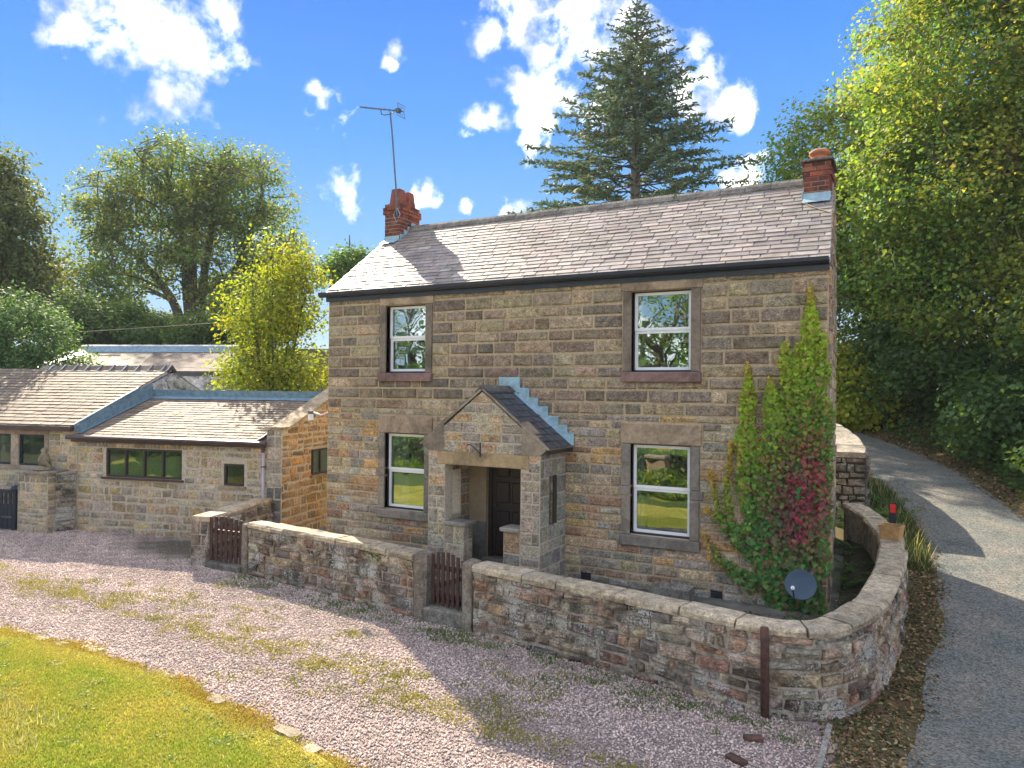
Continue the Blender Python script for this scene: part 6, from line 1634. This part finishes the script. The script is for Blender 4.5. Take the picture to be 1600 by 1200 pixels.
for (x, y, s, lab) in ((10.05, 4.9, .95, 'fern in front of the dry stone wall end'), (9.85, 4.3, .7, 'small fern at the far end of the curved wall'), (10.3, 5.7, .85, 'fern between the dry stone wall and the lane'), (9.55, 3.2, .65, 'dark fern in the bed against the cottage gable'), (9.7, 2.5, .5, 'short fern in the bed near the gable corner'), (10.2, 6.9, .7, 'fern leaning over the lane past the wall end'),
    (9.75, 3.55, .85, 'tall fern filling the narrow end of the bed behind the gable'), (9.88, 2.0, .6, 'fern under the planter inside the curved wall'), (9.5, 4.75, .95, 'large fern in the gap between the gable and the dry stone wall'), (9.72, 1.3, .5, 'low fern at the middle of the bed inside the curved wall'), (9.75, 5.4, .9, 'fern hanging over the foot of the dry stone wall end')):
    fern(x, y, float(terr(x, y)) + .05 if y > 4 else -.1, s, lab)
n = 3600; y = RNG.uniform(3.2, 9.5, n); x = rxl(y) - .05 - RNG.random(n) * .7; hgt = RNG.uniform(.08, .34, n)
cc = (np.array((.07, .12, .025)) * np.ones((n, 3))); dm = RNG.random(n) < .12; cc[dm] = (.45, .38, .18); cc *= RNG.uniform(.6, 1.3, (n, 1)); hgt[dm] *= 1.4
blades('verge_grass', x, y, terr(x, y), hgt, cc, MT['grassblade'], 'long rough grass on the verge beside the lane', .8, .012)
n = 2600; y = RNG.uniform(-3.2, 3.4, n); x = rxl(y) - RNG.random(n) ** .6 * .9 + .1
blades('short_grass', x, y, terr(x, y), RNG.uniform(.02, .07, n), np.array((.08, .12, .03)) * RNG.uniform(.6, 1.5, (n, 1)), MT['grassblade'], 'short grass among the leaf litter on the near verge', 1, .01)
# small plant growing on the sunlit wall
wpl = thing('wall_plant', 'small trailing plant growing out of the sunlit rubble wall', 'wall plant')
cards('foliage', np.stack([RNG.normal(size=160) * .16 + 2.75, -1.79 + RNG.normal(size=160) * .03, .21 + RNG.normal(size=160) * .06], 1), RNG.normal(size=(160, 3)) + np.array([0, -1, .6]), RNG.uniform(.03, .06, 160), np.array([(.12, .17, .04), (.3, .3, .2), (.08, .12, .03)])[RNG.integers(0, 3, 160)], MT['leaf'], wpl)

# ------------------------------------------------------------------ thin autumn haze in the air
hm = bpy.data.materials.new('air_haze'); hm.use_nodes = True; nt = hm.node_tree
for n in list(nt.nodes):
    if n.type != 'OUTPUT_MATERIAL': nt.nodes.remove(n)
pv = nt.nodes.new('ShaderNodeVolumePrincipled'); pv.inputs['Color'].default_value = (.8, .9, 1, 1); pv.inputs['Density'].default_value = .00034; pv.inputs['Anisotropy'].default_value = .1
nt.links.new(pv.outputs[0], nt.nodes['Material Output'].inputs['Volume'])
hz = MB().box(-520, 520, -230, 640, -3.0, 34).build('haze', hm); tag(hz, 'thin pale haze in the air', kind='stuff')
SC.cycles.volume_bounces = 0
